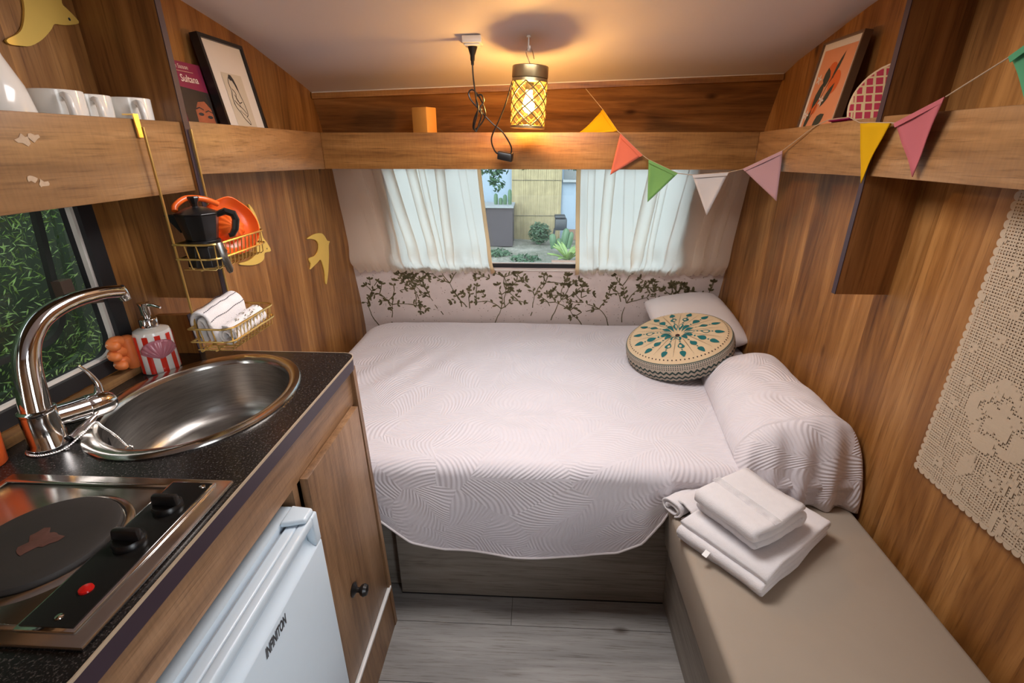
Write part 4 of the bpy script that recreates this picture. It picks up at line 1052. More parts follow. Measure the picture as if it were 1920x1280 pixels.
bird([(280 + x / 2.56, 200 + y / 2.56) for x, y in ((752, 633), (785, 612), (822, 607), (840, 625), (850, 642), (862, 646), (857, 665), (858, 720), (855, 790), (848, 848), (842, 840), (838, 790), (820, 735), (803, 748), (780, 770), (768, 780), (772, 755), (762, 728), (790, 715), (806, 690), (808, 660), (795, 640), (770, 634))],
     'gold swallow ornament with forked tail on the wall by the curtain')

# ---- framed things: local frame from origin, right, up
def framed(name, label, cat, p_bl, right, up, w, h, fw_, depth, fmat, glassy=False):
    p = Vector(p_bl); r = Vector(right).normalized(); u = Vector(up).normalized(); n = r.cross(u)
    t = thing(name, p + r * w / 2, label, cat)
    def q(a, b, d=0): return p + r * a + u * b + n * d
    mb = MB()
    for a0, a1, b0, b1 in ((0, w, 0, fw_), (0, w, h - fw_, h), (0, fw_, fw_, h - fw_), (w - fw_, w, fw_, h - fw_)):
        mb.hexa([q(a0, b0, -depth), q(a1, b0, -depth), q(a1, b1, -depth), q(a0, b1, -depth)], [q(a0, b0), q(a1, b0), q(a1, b1), q(a0, b1)])
    obj('frame', mb, fmat, t)
    obj('sheet', MB().hexa([q(fw_, fw_, -depth), q(w - fw_, fw_, -depth), q(w - fw_, h - fw_, -depth), q(fw_, h - fw_, -depth)], [q(fw_, fw_, -.006), q(w - fw_, fw_, -.006), q(w - fw_, h - fw_, -.006), q(fw_, h - fw_, -.006)]), 'paper', t)
    return t, q
def poly_on(q, pts, lift, mb): return mb.poly([q(a, b, lift) for a, b in pts])
def stroke_on(q, pts, wd, lift, mb):
    for (a, b), (c, d) in zip(pts, pts[1:]):
        e = Vector((c - a, d - b)); L = e.length
        if L < 1e-6: continue
        n = Vector((-e.y, e.x)) / L * wd; f = e / L * wd * .6
        mb.poly([q(a - n.x - f.x, b - n.y - f.y, lift), q(c - n.x + f.x, d - n.y + f.y, lift), q(c + n.x + f.x, d + n.y + f.y, lift), q(a + n.x - f.x, b + n.y - f.y, lift)])
# black frame with a line drawing
bl = Vector((-.832, 1.395, SF)); 
upv = Vector((-.045, 0, .275)).normalized()
fr1, q = framed('picture_frame', 'black picture frame with a line drawing of a crouching figure', 'picture', bl, (0.0, 1, 0), upv, .205, .275, .010, .022, 'black')
mb = MB(); poly_on(q, [(.055, .05), (.152, .05), (.152, .19), (.055, .19)], -.0052, mb); obj('toned_sheet', mb, 'oldpaper', fr1)
mb = MB()
def S2(pts, wd=.0011): stroke_on(q, [(p.x, p.y) for p in smooth_path([(a, b, 0) for a, b in pts], 4)], wd, -.0046, mb)
S2([(.082, .178), (.076, .165), (.078, .145), (.072, .125), (.074, .105), (.088, .09), (.098, .075), (.112, .064), (.120, .058), (.122, .066), (.116, .076)])
S2([(.108, .160), (.114, .14), (.120, .12), (.124, .10), (.122, .085), (.112, .078)])
S2([(.084, .15), (.094, .14), (.090, .125), (.10, .115), (.112, .118)]); S2([(.078, .12), (.092, .108), (.106, .10), (.118, .088)]); S2([(.09, .095), (.10, .088), (.112, .082)], .0008); S2([(.086, .135), (.096, .12), (.098, .105)], .0008)
poly_on(q, [(.082, .178), (.088, .187), (.098, .186), (.106, .176), (.112, .160), (.114, .145), (.108, .150), (.103, .163), (.096, .172), (.088, .172)], -.0045, mb)
obj('line_drawing', mb, 'ink', fr1)
# fruit print
bl = Vector((.838, 1.765, SF)); upr = Vector((.04, 0, .30)).normalized()
fr2, q = framed('framed_print', 'brown framed print of oranges with dark leaves on the shelf', 'picture', bl, (0, -1, 0), upr, .205, .295, .006, .022, 'dark_frame')
mb = MB(); poly_on(q, [(.019, .03), (.186, .03), (.186, .27), (.019, .27)], -.0054, mb); obj('print_ground', mb, 'print_peach', fr2)
mb = MB()
def blob(cx, cy, rx, ry, rot=0, n=16): return [(cx + rx * math.cos(a) * math.cos(rot) - ry * math.sin(a) * math.sin(rot), cy + rx * math.cos(a) * math.sin(rot) + ry * math.sin(a) * math.cos(rot)) for a in [2 * PI * i / n for i in range(n)]]
for c in ((.098, .205, .024, .027, .2), (.128, .175, .027, .032, -.2), (.058, .118, .022, .028, .2)): poly_on(q, blob(*c), -.0050, mb)
obj('print_fruit', mb, 'print_orange', fr2)
mb = MB()
def leaf2(x, y, a, L, W):
    e = Vector((math.cos(a), math.sin(a))); n = Vector((-e.y, e.x)); pts = []
    for t_, w_ in ((0, 0), (.2, .6), (.45, 1), (.75, .7), (1, 0), (.75, -.7), (.45, -1), (.2, -.6)):
        p = Vector((x, y)) + e * L * t_ + n * W * w_; pts.append((p.x, p.y))
    poly_on(q, pts, -.0046, mb)
for c in ((.108, .185, 1.15, .075, .007), (.085, .165, 1.75, .055, .018), (.05, .105, 1.25, .085, .015), (.095, .11, 1.0, .075, .011), (.035, .035, 1.35, .075, .009), (.085, .055, .6, .06, .018)): leaf2(*c)
stroke_on(q, [(.03, .03), (.06, .09), (.085, .14), (.10, .175), (.115, .19)], .0012, -.0047, mb)
obj('print_leaves', mb, 'print_leaf', fr2)
mb = MB()
for cx_, cy_ in ((.09, .128), (.04, .19), (.03, .09)):
    for i in range(5): poly_on(q, blob(cx_ + .008 * math.cos(i * 1.256), cy_ + .008 * math.sin(i * 1.256), .007, .003, i * 1.256, 8), -.0043, mb)
obj('print_blossom', mb, 'paper', fr2)
# book
bb = Vector((-.862, 1.262, SF)); ub = Vector((-.03, .01, .2)).normalized(); rb = Vector((0, 1, .0)).normalized(); nb = rb.cross(ub).normalized()
bk = thing('book', bb, 'paperback book with maroon cover and printed dark face, leaning on shelf', 'book')
def qb(a, b, d=0): return bb + rb * a + ub * b + nb * d
BW, BHH, BD = .128, .196, .018
obj('pages', MB().hexa([qb(.002, .001, -BD), qb(BW - .001, .001, -BD), qb(BW - .001, BHH - .001, -BD), qb(.002, BHH - .001, -BD)], [qb(.002, .001, -.001), qb(BW - .001, .001, -.001), qb(BW - .001, BHH - .001, -.001), qb(.002, BHH - .001, -.001)]), 'paper', bk)
cv = obj('cover', MB().hexa([qb(0, 0, -.001), qb(BW, 0, -.001), qb(BW, BHH, -.001), qb(0, BHH, -.001)], [qb(0, 0), qb(BW, 0), qb(BW, BHH), qb(0, BHH)]), 'maroon', bk)
mb = MB(); poly_on(qb, [(.012, 0), (BW, 0), (BW, .130), (.012, .138)], .0004, mb); obj('cover_picture', mb, 'darkcover', cv)
mb = MB(); poly_on(qb, [(.050, .05), (.060, .02), (.085, .005), (.115, .01), (.122, .05), (.118, .09), (.098, .108), (.070, .105), (.053, .085)], .0007, mb); obj('printed_face', mb, 'skinprint', cv)
mb = MB()
for ex, ey in ((.070, .076), (.104, .070)):
    poly_on(qb, blob(ex, ey, .011, .004, 0, 12), .001, mb); stroke_on(qb, [(ex - .014, ey + .012), (ex, ey + .016), (ex + .014, ey + .011)], .0014, .001, mb)
obj('printed_eyes', mb, 'ink', cv)
obj('lettering', text_mb('Jean Sasson', .0140, qb(.010, .180, .0004), rb, ub, .0003), 'printtext', cv)
obj('lettering', text_mb('Sultana', .0235, qb(.034, .150, .0004), rb, ub, .0003, bold=.0003), 'printtext', cv)
mb = MB(); poly_on(qb, [(.010, .1735), (.09, .1735), (.09, .1743), (.010, .1743)], .0005, mb); obj('rule_line', mb, 'print_cream', cv)

# ---- ochre block on the back shelf
cnd = thing('candle_block', (-.433, 2.0, SF), 'ochre rectangular block candle on the shelf above the window', 'candle')
def rbox(c, sx_, sy_, z0, z1, ang):
    ca, sa = math.cos(ang), math.sin(ang); P = [(c[0] + x * ca - y * sa, c[1] + x * sa + y * ca) for x, y in ((-sx_, -sy_), (sx_, -sy_), (sx_, sy_), (-sx_, sy_))]
    return MB().hexa([(x, y, z0) for x, y in P], [(x, y, z1) for x, y in P])
obj('block', rbox((-.433, 2.0), .037, .028, SF + .0005, 1.533, -.52), 'candle', cnd, bevel=.003)
# ---- woven round fan behind the right partition
wc = Vector((.866, 1.352, SF + .098)); wnv = Vector((-.72, -.66, .2)).normalized()
wv = thing('woven_fan', wc - Vector((0, 0, .097)), 'round red and cream woven fan half hidden behind the partition', 'fan')
wv.matrix_basis = Matrix.Translation(wc)
obj('fan_disc', MB().lathe([(0, -.004), (.088, -.004), (.091, 0), (.088, .004), (0, .005)], wc, 48, wnv), 'woven', wv, smooth=True)
obj('fan_rim', MB().tube([wc + (Vector((0, 0, 1)).rotation_difference(wnv)) @ Vector((.092 * math.cos(a), .092 * math.sin(a), 0)) for a in [2 * PI * i / 40 for i in range(40)]], .0028, 6, closed=True), 'print_cream', wv, smooth=True)

# ================================================================== LAMP, CORD, SOCKET
lz = ceilZ(-.032, 1.735)
lt_ = thing('lantern', (-.032, 1.735, 1.455), 'lit brass lantern with diamond lattice shade hanging from the ceiling', 'lamp')
Ltop = Vector((-.026, 1.735, 1.632)); Lbot = Vector((-.034, 1.735, 1.452)); Lax = (Ltop - Lbot).normalized()
LR = .0555
qL = Vector((0, 0, 1)).rotation_difference(Lax)
def LP(a, h, r=LR): return Lbot + qL @ Vector((r * math.cos(a), r * math.sin(a), h))
LH = (Ltop - Lbot).length
obj('cap', MB().lathe([(LR + .001, LH - .034), (LR + .002, LH - .032), (LR + .002, LH - .002), (LR, LH), (0, LH + .001), (0, LH - .004), (LR - .003, LH - .006), (LR - .001, LH - .034)], Lbot, 48, Lax), 'brass', lt_, smooth=True)
obj('upper_ring', MB().lathe([(LR - .001, LH - .046), (LR + .001, LH - .045), (LR + .001, LH - .036), (LR - .001, LH - .035)], Lbot, 48, Lax), 'brass', lt_, smooth=True)
obj('lower_ring', MB().lathe([(LR - .002, 0), (LR + .001, 0), (LR + .0015, .008), (LR - .002, .009), (LR - .002, 0)], Lbot, 48, Lax), 'brass', lt_, smooth=True)
h0, h1 = .008, LH - .045; NL = 8; hstep = (h1 - h0) / 3.5; angstep = 2 * PI / NL
sh_ = obj('lattice', MB(), 'brass', lt_)
bars = MB()
for k in range(NL):
    for sgn in (1, -1):
        pth = []
        for i in range(29):
            f = i / 28; pth.append(LP(k * angstep + sgn * angstep * 3.5 * f + .2, lerp(h0, h1, f), LR))
        bars.tube(pth, .0022, 6)
COL.objects.unlink(sh_); bpy.data.objects.remove(sh_)
obj('lattice', bars, plain('dark_bronze', (0.13, 0.085, 0.03), 0.5, 0.6), lt_, smooth=True)
# faceted glass: one shallow pyramid pane per diamond
gl = MB()
dh = (h1 - h0) / 3.5
for k in range(NL):
    for j in range(-1, 8):
        hc_ = h0 + dh * j / 1.0 * .5 * 2 if False else h0 + dh * .5 * j
        ac = .2 + angstep * k + (0 if (j % 2) else angstep * .5)
        corners = [(0, dh * .5), (angstep * .5, 0), (0, -dh * .5), (-angstep * .5, 0)]
        # lattice crossings repeat every dh in height and angstep in angle
        pts = [(ac + a_, max(h0, min(h1, hc_ + b_))) for a_, b_ in corners]
        if pts[0][1] - pts[2][1] < .004: continue
        hcl = max(h0, min(h1, hc_))
        V = [LP(a_, b_, LR - .003) for a_, b_ in pts] + [LP(ac, hcl, LR + .004)]
        gl.add(V, [(0, 1, 4), (1, 2, 4), (2, 3, 4), (3, 0, 4)])
obj('glass_panes', gl, 'lampglass', lt_)
obj('bulb', MB().lathe([(0, .045), (.010, .048), (.018, .058), (.020, .070), (.016, .086), (.011, .098), (.011, .112), (0, .112)], Lbot, 24, Lax), 'bulb', lt_, smooth=True)
obj('bulb_socket', MB().lathe([(.014, .113), (.014, LH - .005), (0, LH - .005)], Lbot, 20, Lax), 'black', lt_, smooth=True)
pl = bpy.data.lights.new('lantern_light', 'POINT'); pl.energy = LAMP_POWER; pl.color = (1.0, 0.57, 0.18); pl.shadow_soft_size = .021
po = bpy.data.objects.new('lantern_light', pl); COL.objects.link(po); po.location = Lbot + Lax * .07
bpy.data.materials['lit_bulb'].cycles.emission_sampling = 'NONE'
hk = smooth_path([Ltop + Lax * .0, Ltop + Vector((-.004, 0, .012)), Ltop + Vector((-.012, 0, .030)), Ltop + Vector((-.014, 0, .043)), Ltop + Vector((-.006, 0, .050)), Ltop + Vector((.004, 0, .044)), Ltop + Vector((.009, 0, .028)), Ltop + Vector((.011, 0, .020))], 6)
obj('hanger_hook', MB().tube(hk, .0016, 8), 'chrome', lt_, smooth=True)
# cord: from the lamp cap down, through the switch, up to the bundle and the plug
pg = Vector((-.207, 1.735, 0))
cordA = smooth_path([LP(PI * 1.0, LH - .044, LR + .0), onY(957, 165, 1.74), onY(948, 195, 1.75), onY(936, 225, 1.76), onY(923, 253, 1.77), onY(922, 268, 1.775), onY(928, 283, 1.78), onY(934, 289, 1.785)], 6)
obj('cord', MB().tube(cordA, .0026, 8), 'black', lt_, smooth=True)
sw = [onY(934, 289, 1.785), onY(958, 292, 1.785)]
d_ = (sw[1] - sw[0]).normalized(); s_c = (sw[0] + sw[1]) / 2
rz = math.atan2(d_.y, d_.x)
ssw = MB().hexa([s_c + Vector(p) for p in ((-.026, -.012, -.014), (.024, -.012, -.024), (.030, .012, -.020), (-.022, .012, -.010))], [s_c + Vector(p) for p in ((-.024, -.011, .012), (.026, -.011, .003), (.032, .011, .008), (-.020, .011, .016))])
swo = obj('inline_switch', ssw, 'black', lt_, bevel=.003)
P0 = onY(886, 122, 1.735); 
cordB = [onY(958, 288, 1.785), onY(959, 277, 1.785), onY(952, 262, 1.78), onY(940, 245, 1.775), onY(925, 233, 1.77), onY(910, 218, 1.765), onY(900, 206, 1.76), onY(890, 196, 1.755), onY(881, 184, 1.75), onY(879, 173, 1.75), onY(886, 168, 1.745), onY(896, 178, 1.745), onY(905, 194, 1.75), onY(910, 212, 1.755), onY(906, 226, 1.76), onY(897, 238, 1.76), onY(889, 243, 1.76), onY(887, 235, 1.755), onY(891, 218, 1.75), onY(899, 203, 1.745), onY(907, 190, 1.745), onY(903, 178, 1.74), onY(893, 182, 1.74), onY(896, 202, 1.74), onY(903, 214, 1.745), onY(899, 230, 1.75), onY(893, 246, 1.75), onY(889, 238, 1.745), onY(894, 218, 1.74), onY(897, 200, 1.738), onY(893, 185, 1.736), onY(890, 165, 1.735), onY(887, 140, 1.735), P0]
obj('cord', MB().tube(smooth_path(cordB, 5), .0026, 8), 'black', lt_, smooth=True)
obj('cord_tie', MB().lathe([(.0075, -.006), (.0085, 0), (.0075, .006)], onY(900, 207, 1.748), 14, (.3, 0, 1)), 'black', lt_, smooth=True)
pt_, pb_ = onY(886, 87, 1.735), P0
obj('plug', MB().lathe([(.0, -.003), (.0045, 0), (.005, .01), (.007, .014), (.0075, .026), (.015, .048), (.0165, .056), (.016, .0585), (0, .0585)], pb_, 20, (pt_ - pb_).normalized()), 'black', lt_, smooth=True)
# ceiling hook, socket adapter
ck = thing('ceiling_hook', (-.030, 1.735, lz - .02), 'small white screw hook in the ceiling holding the lantern', 'hook')
zc_ = ceilZ(-.03, 1.735)
obj('hook_wire', MB().tube(smooth_path([(-.033, 1.735, zc_ + .002), (-.033, 1.735, Ltop.z + .060), (-.034, 1.735, Ltop.z + .046), (-.031, 1.729, Ltop.z + .041), (-.029, 1.722, Ltop.z + .047), (-.029, 1.722, Ltop.z + .054)], 5), .0022, 8), 'white_plastic', ck, smooth=True)
obj('hook_plate', MB().lathe([(.0, -.001), (.007, -.001), (.006, .004), (0, .004)], (-.033, 1.735, zc_ - .003), 14), 'white_plastic', ck, smooth=True)
ad = thing('socket_adapter', (-.207, 1.73, ceilZ(-.2, 1.73) - .03), 'white socket adapter on the ceiling holding the black plug', 'socket')
zc_ = ceilZ(-.207, 1.735)
obj('socket_base', MB().box(-.238, -.178, 1.705, 1.765, zc_ - .016, zc_ + .004), 'white_plastic', ad, bevel=.003)
obj('adapter_block', MB().box(-.232, -.184, 1.712, 1.758, pt_.z - .0005, zc_ - .0165), 'white_plastic', ad, bevel=.004)

# ================================================================== BUNTING
bu = thing('bunting', (.6, 1.6, 1.4), 'string of coloured felt pennants looped along the shelf boards', 'bunting')
def flag(a, b, tip, mat, lab, bend=.006, seed=0.0, mid=None):
    a, b, tip = Vector(a), Vector(b), Vector(tip); n = (b - a).cross(tip - a).normalized()
    NN = 12; vs = []; idx = {}
    for j in range(NN + 1):
        t = j / NN
        for i in range(NN - j + 1):
            s = i / max(1, NN - j) if NN - j else 0
            p = (a.lerp(b, s)).lerp(tip, t) if NN - j else tip.copy()
            p = p + n * (bend * math.sin(PI * t) * math.sin(PI * s + .4) + .004 * nz(p, 14, seed))
            if mid: p = p + Vector(mid) * math.sin(PI * min(1, t * 1.2)) * (1 - s)
            idx[(i, j)] = len(vs); vs.append(p)
    fs = []
    for j in range(NN):
        for i in range(NN - j):
            fs.append((idx[(i, j)], idx[(i + 1, j)], idx[(i, j + 1)]))
            if i < NN - j - 1: fs.append((idx[(i + 1, j)], idx[(i + 1, j + 1)], idx[(i, j + 1)]))
    o = obj('pennant', MB().add(vs, fs), mat, bu, smooth=True, solid=.0016); o['label'] = lab
    hm = MB(); h = .011
    pts = [a, b, b + (tip - b).normalized() * h, a + (tip - a).normalized() * h]
    nn2 = n if n.y < 0 else -n
    hm.prism([p + nn2 * .0022 for p in pts], nn2 * .0012)
    obj('hem', hm, mat, o)
    return a, b
top_back = onY(1098, 166, 2.075)
f1 = (onY(1131, 206, 1.97), Vector((.279, BY - .004, 1.447)), Vector((.13, 1.93, 1.424)))
fl1 = flag(f1[0], f1[1], f1[2], 'fl_yellow', 'mustard pennant lying over the back shelf', .012, 1)
fl2 = flag(onY(1163, 250, BY - .008), onY(1205, 291, BY - .02), onY(1144, 328, BY - .012), 'fl_coral', 'coral pennant', .004, 2)
fl3 = flag(onY(1216, 299, BY - .022), onY(1271, 325, BY - .05), onY(1214, 379, BY - .03), 'fl_green', 'green pennant', .004, 3)
fl4 = flag(onY(1298, 328, BY - .07), onY(1366, 323, BY - .10), onY(1325, 404, BY - .08), 'fl_white', 'pale grey pennant', .004, 4)
fl5 = flag(onY(1393, 317, BY - .13), onX(1468, 282, .762), onX(1456, 377, .762), 'fl_mauve', 'mauve pennant', .004, 5)
e1_ = onX(1528, 236, .774)
fl6 = flag(onX(1553, 227, .784) + Vector((0, 0, .003)), onX(1592, 222, .784) + Vector((0, 0, .003)), Vector((.90, 1.40, 1.425)), 'fl_magenta', 'magenta pennant lying over the shelf board', .01, 6)
fl7 = flag(onX(1612, 230, .774), onX(1670, 230, .772), onX(1613, 344, .776), 'fl_yellow', 'yellow pennant hanging at the partition edge', .008, 7)
fl8 = flag(onX(1678, 231, .770), onX(1774, 181, .768), onX(1711, 332, .778), 'fl_pink', 'pink pennant', .008, 8)
ga = onX(1894, 106, .76)
fl9 = flag(ga, ga + Vector((0.0, -.10, .055)), ga + Vector((.01, -.055, -.085)), 'fl_jade', 'jade green pennant', .006, 9)
stops = [top_back, f1[0], f1[1], fl2[0], fl2[1], fl3[0], fl3[1], fl4[0], fl4[1], fl5[0], fl5[1], e1_, fl6[0], fl6[1], fl7[0], fl7[1], fl8[0], fl8[1], fl9[0], fl9[1], fl9[1] + Vector((.03, -.25, .13))]
obj('string', MB().tube(stops, .0013, 6), 'string', bu, smooth=True)

# ================================================================== CURTAINS
def curtain(label, top0, top1, bot0, bot1, seed, folds, pleats):
    t = thing('curtain', ((bot0 + bot1) / 2, 2.29, .80), label, 'curtain', 'cream window curtains')
    NU, NV = 260, 46
    ztop, zbot = 1.330, .818
    def fn(u, v):
        z = lerp(ztop, zbot, v)
        x = lerp(lerp(top0, top1, u), lerp(bot0, bot1, u), v ** 1.3)
        amp = .018 * (.55 + .45 * math.sin(PI * min(1, v * 1.1)))
        y = backY(z) - .034
        uu = u + .03 * math.sin(v * 2.2 + seed) * math.sin(u * 9 + seed) + .025 * v * math.sin(5 * u + seed)
        f = 0
        for k_, (fr, ph, am) in enumerate(folds): f += am * math.sin(2 * PI * fr * uu + ph + .5 * v * math.sin(ph))
        y -= amp * f * .6
        for uk, wk, ak, sl in pleats:
            q_ = (u - uk - sl * v) / wk
            if abs(q_) < 1:
                e_ = (1 - q_ * q_) ** 2 * (1 - .75 * max(0, (v - .8) / .2))
                x += ak * math.sin(PI * 1.5 * q_) * e_ * 1.15; y -= ak * (.7 + .3 * math.cos(PI * q_)) * e_
        # loose cloth bulges above the gathered hem
        y -= .022 * math.exp(-((v - .86) / .10) ** 2) * (1 + .5 * math.sin(2 * PI * 7 * u + seed))
        gath = max(0, (v - .90) / .10)
        y += gath * (.022 + .006 * math.sin(2 * PI * 34 * u) + .004 * math.sin(2 * PI * 21 * u + 1))
        z += gath * .006 * math.sin(2 * PI * 17 * u + seed)
        tg = max(0, 1 - v / .06); y += tg * .004 * math.sin(2 * PI * 30 * u)
        y += .004 * nz((u * 9, v * 5, seed), 1.0)
        return Vector((x, min(y, backY(z) - .006), z))
    c = obj('cloth', MB().grid(NU, NV, fn), 'curtain', t, smooth=True, angle=180)
    hem_u = 1.0 if abs(bot1) < abs(bot0) else 0.0
    mb = MB().grid(4, NV, lambda u, v: fn(hem_u + (-.026 * u if hem_u else .026 * u), v) + Vector((0, -.0015, 0)))
    o = obj('side_hem', mb, 'curtain_hem', c, smooth=True, solid=.002, angle=180)
    return t
curtain('cream cotton curtain drawn over the window half by the gold bird', -.895, -.243, -.888, -.198, 1.0, [(3.1, .3, .8), (5.3, 2.1, .4), (1.7, 1.0, .7)], [(.16, .05, .012, .06), (.29, .03, .014, .05), (.37, .04, .020, .11), (.53, .035, .018, .08), (.60, .025, .010, .05), (.73, .03, .017, -.02), (.87, .04, .009, .03)])
curtain('cream cotton curtain drawn over the window half by the pillows', .168, .904, .196, .904, 4.0, [(2.9, 1.3, .8), (5.1, .4, .4), (1.6, 2.0, .7)], [(.09, .03, .010, .01), (.20, .035, .017, -.02), (.31, .05, .010, .04), (.46, .045, .022, -.08), (.53, .025, .010, -.06), (.68, .05, .010, -.08), (.86, .04, .016, -.08), (.94, .025, .010, -.05)])

# ================================================================== BED
BZ = .56
bb_ = thing('platform_bed', (0, 1.7, 0), 'grey oak bed base panel across the back of the caravan', 'bed')
obj('front_panel', MB().box(-.428, .452, 1.165, 1.183, 0.001, .47), 'grey_wood', bb_)
obj('platform', MB().box(-.90, .905, 1.20, 2.32, .001, .36), 'grey_wood', bb_)
struct('baseboard_bed', MB().box(-.428, .44, 1.162, 1.1648, 0.0003, .003), 'rubber')
qt = thing('bed_cover', (0, 1.75, BZ), 'white quilted bed cover with raised palm-leaf pattern over the mattress', 'bedspread')
def hemz(x):
    return interp([(-.90, .45), (-.50, .40), (-.43, .345), (-.36, .29), (-.26, .262), (-.05, .245), (.15, .252), (.26, .272), (.33, .315), (.38, .395), (.41, .462), (.92, .462)], x)
NU, NV = 170, 150
ulist = []
x0, x1 = -.895, .912
yb0, yf = 2.345, 1.118
R = .045
def quilt_pt(u, v):
    x = lerp(x0, x1, u)
    hz = hemz(x)
    # left side: mattress edge rounds off, and the far left corner is round
    Ltop = yb0 - yf - R; Larc = R * PI / 2; Ldrop = BZ - R - hz
    tot = Ltop + Larc + Ldrop; s = v * (Ltop + Larc + .32)
    if s < Ltop: y, z = yb0 - s, BZ
    elif s < Ltop + Larc:
        a = (s - Ltop) / R; y, z = yf + R - R * math.sin(a), BZ - R + R * math.cos(a)
    else:
        d = (s - Ltop - Larc) / .32 * Ldrop
        y, z = yf - .004 * math.sin(d * 12) - .018 * (d / .3), BZ - R - d
        y -= .007 * math.sin(x * 17 + d * 6) * (d / .3)
        if x > .40: y = yf + .005
        y = max(y, 1.066 + .0) if x < -.40 else y
    top = 1 if s < Ltop + Larc else 0
    # rounding of the left edge and of the back
    xl = -.84 if y > 1.2 else -.86
    rr = .16
    cx_, cy_ = xl + rr, 2.335 - rr
    dropL = max(0, (xl + .05 - x) / .10)
    if y > cy_ and x < cx_:
        dd_ = math.hypot(x - cx_, y - cy_) - (rr - .05); dropL = max(dropL, dd_ / .10)
    z -= .14 * min(1.4, dropL) ** 2 if top else 0
    db = max(0, (y - 2.29) / .055)
    z -= .035 * min(1, db) ** 2 if top else 0
    if top:
        z += .006 * nz((x * 2.2, y * 2.2, 0), 1, 2) + .0035 * nz((x * 6, y * 9, 0), 1, 5)
        # wrinkle fan across the middle of the bed
        wv_ = math.exp(-((x - .02) / .22) ** 2 - ((y - 1.36) / .12) ** 2)
        z += .0045 * wv_ * math.sin(55 * (y + .25 * x) + 3 * nz((x * 5, y * 5, 0)))
        z += .004 * math.exp(-((y - 1.9 - .3 * x) / .18) ** 2 - ((x + .5) / .25) ** 2) * math.sin(60 * (x * .8 - y * .35))
    return Vector((x, y, z)), (x, s)
mb = MB(); uvs = []
for j in range(NV + 1):
    v = j / NV
    for i in range(NU + 1):
        p, uv_ = quilt_pt(i / NU, v); mb.v.append(p); uvs.append(uv_)
mb.f = [(j * (NU + 1) + i, j * (NU + 1) + i + 1, (j + 1) * (NU + 1) + i + 1, (j + 1) * (NU + 1) + i) for j in range(NV) for i in range(NU)]
cvr = obj('quilt', mb, 'quilt', qt, smooth=True, uv=uvs, angle=180)
# rolled hem along the front edge
hem = [quilt_pt(i / NU, 1.0)[0] for i in range(42, 124)]
obj('hem', MB().tube(hem, .0035, 8), 'pillow_plain', qt, smooth=True)

# ---- plump pillow in quilted sham, its near end spilling over the bed edge onto the bench
def sham():
    NU, NV = 70, 90
    mb = MB(); uvs = []
    def f(u, v, side):
        # u across (left to wall), v from far end to the near end
        xl = lerp(.655, .575, v) + .03 * (math.cos(PI * v * 1.0) ** 2 - .6) * 0
        xr = .912
        e = 1 - (2 * v - 1) ** 8 * .10
        x = lerp(xl, xr, u)
        y = lerp(1.73, 1.115, v)
        prof = (1 - abs(2 * u - 1) ** 2.6) ** .55
        endp = (1 - max(0, (.18 - v) / .18) ** 2.4) ** .6
        near = max(0, (v - .86) / .14)
        h = .105 * prof * endp + .055 * u
        lean = .0
        z = BZ + .004 + h
        # near end drops to the bench
        if near > 0:
            a = near * PI / 2
            y = lerp(1.73, 1.115, .86) - .085 * math.sin(a) - 0
            top = BZ + .004 + h
            z = lerp(top, .452, 1 - math.cos(a) if near < 1 else 1)
            y -= .012 * math.sin(u * 26 + 1) * near
            z = max(z, .452)
        z += .007 * nz((x * 9, y * 7, 2)) + .004 * nz((x * 22, y * 16, 4)) + .004 * near * (1 - near) * 4 * nz((x * 20, 3, 1))
        if side:
            zb = BZ + .002 if near <= 0 else lerp(BZ + .002, .451, near)
            z = min(z - .001, zb); y = y + .02 * near if near > 0 else y
        return Vector((x, y, z))
    for side in (0, 1):
        for j in range(NV + 1):
            for i in range(NU + 1):
                p = f(i / NU, j / NV, side); mb.v.append(p); uvs.append((p.x * 1.05 + 3, p.y + 1.2 * (BZ - p.z if j / NV > .86 else 0) * -1 + 2))
    n = (NU + 1) * (NV + 1)
    g = lambda i, j: j * (NU + 1) + i
    for j in range(NV):
        for i in range(NU):
            mb.f.append((g(i, j), g(i + 1, j), g(i + 1, j + 1), g(i, j + 1)))
            mb.f.append((g(i, j) + n, g(i, j + 1) + n, g(i + 1, j + 1) + n, g(i + 1, j) + n))
    for j in range(NV):
        for i in (0, NU): mb.f.append((g(i, j), g(i, j + 1), g(i, j + 1) + n, g(i, j) + n))
    for i in range(NU):
        for j in (0, NV): mb.f.append((g(i, j), g(i + 1, j), g(i + 1, j) + n, g(i, j) + n))
    return mb, uvs
pl_ = thing('pillow', (.76, 1.4, BZ), 'white pillow in quilted palm-leaf sham spilling over the bed edge onto the bench', 'pillow')
mb, uvs = sham()
obj('sham', mb, 'quilt', pl_, smooth=True, uv=uvs, angle=180)
# ---- plain pillow against the back wall
pb = thing('pillow', (.74, 2.08, BZ), 'plain white pillow behind the round cushion against the wallpaper', 'pillow')
mb = MB(); NU = NV = 40
def pill(u, v, s, c, ax, ay, hx, hy, th):
    a, b = 2 * u - 1, 2 * v - 1
    e = (max(0, 1 - abs(a) ** 3.2) ** .5) * (max(0, 1 - abs(b) ** 3.2) ** .5)
    sq = 1 - .08 * (1 - abs(a) ** 2) * abs(b) - .0
    p = Vector(c) + Vector(ax) * (a * hx * (1 - .06 * (b * b))) + Vector(ay) * (b * hy * (1 - .06 * a * a))
    n = Vector(ax).cross(Vector(ay)).normalized()
    return p + n * (s * th * e + .004 * nz(p, 12) * e)
axp = Vector((1, .12, .10)).normalized(); ayp = Vector((-.1, .93, .28)); ayp = (ayp - axp * ayp.dot(axp)).normalized()
for s_ in (1, -1):
    mb.grid(NU, NV, lambda u, v, s_=s_: pill(u, v, s_, (.735, 2.125, .650), axp, ayp, .185, .205, .060))
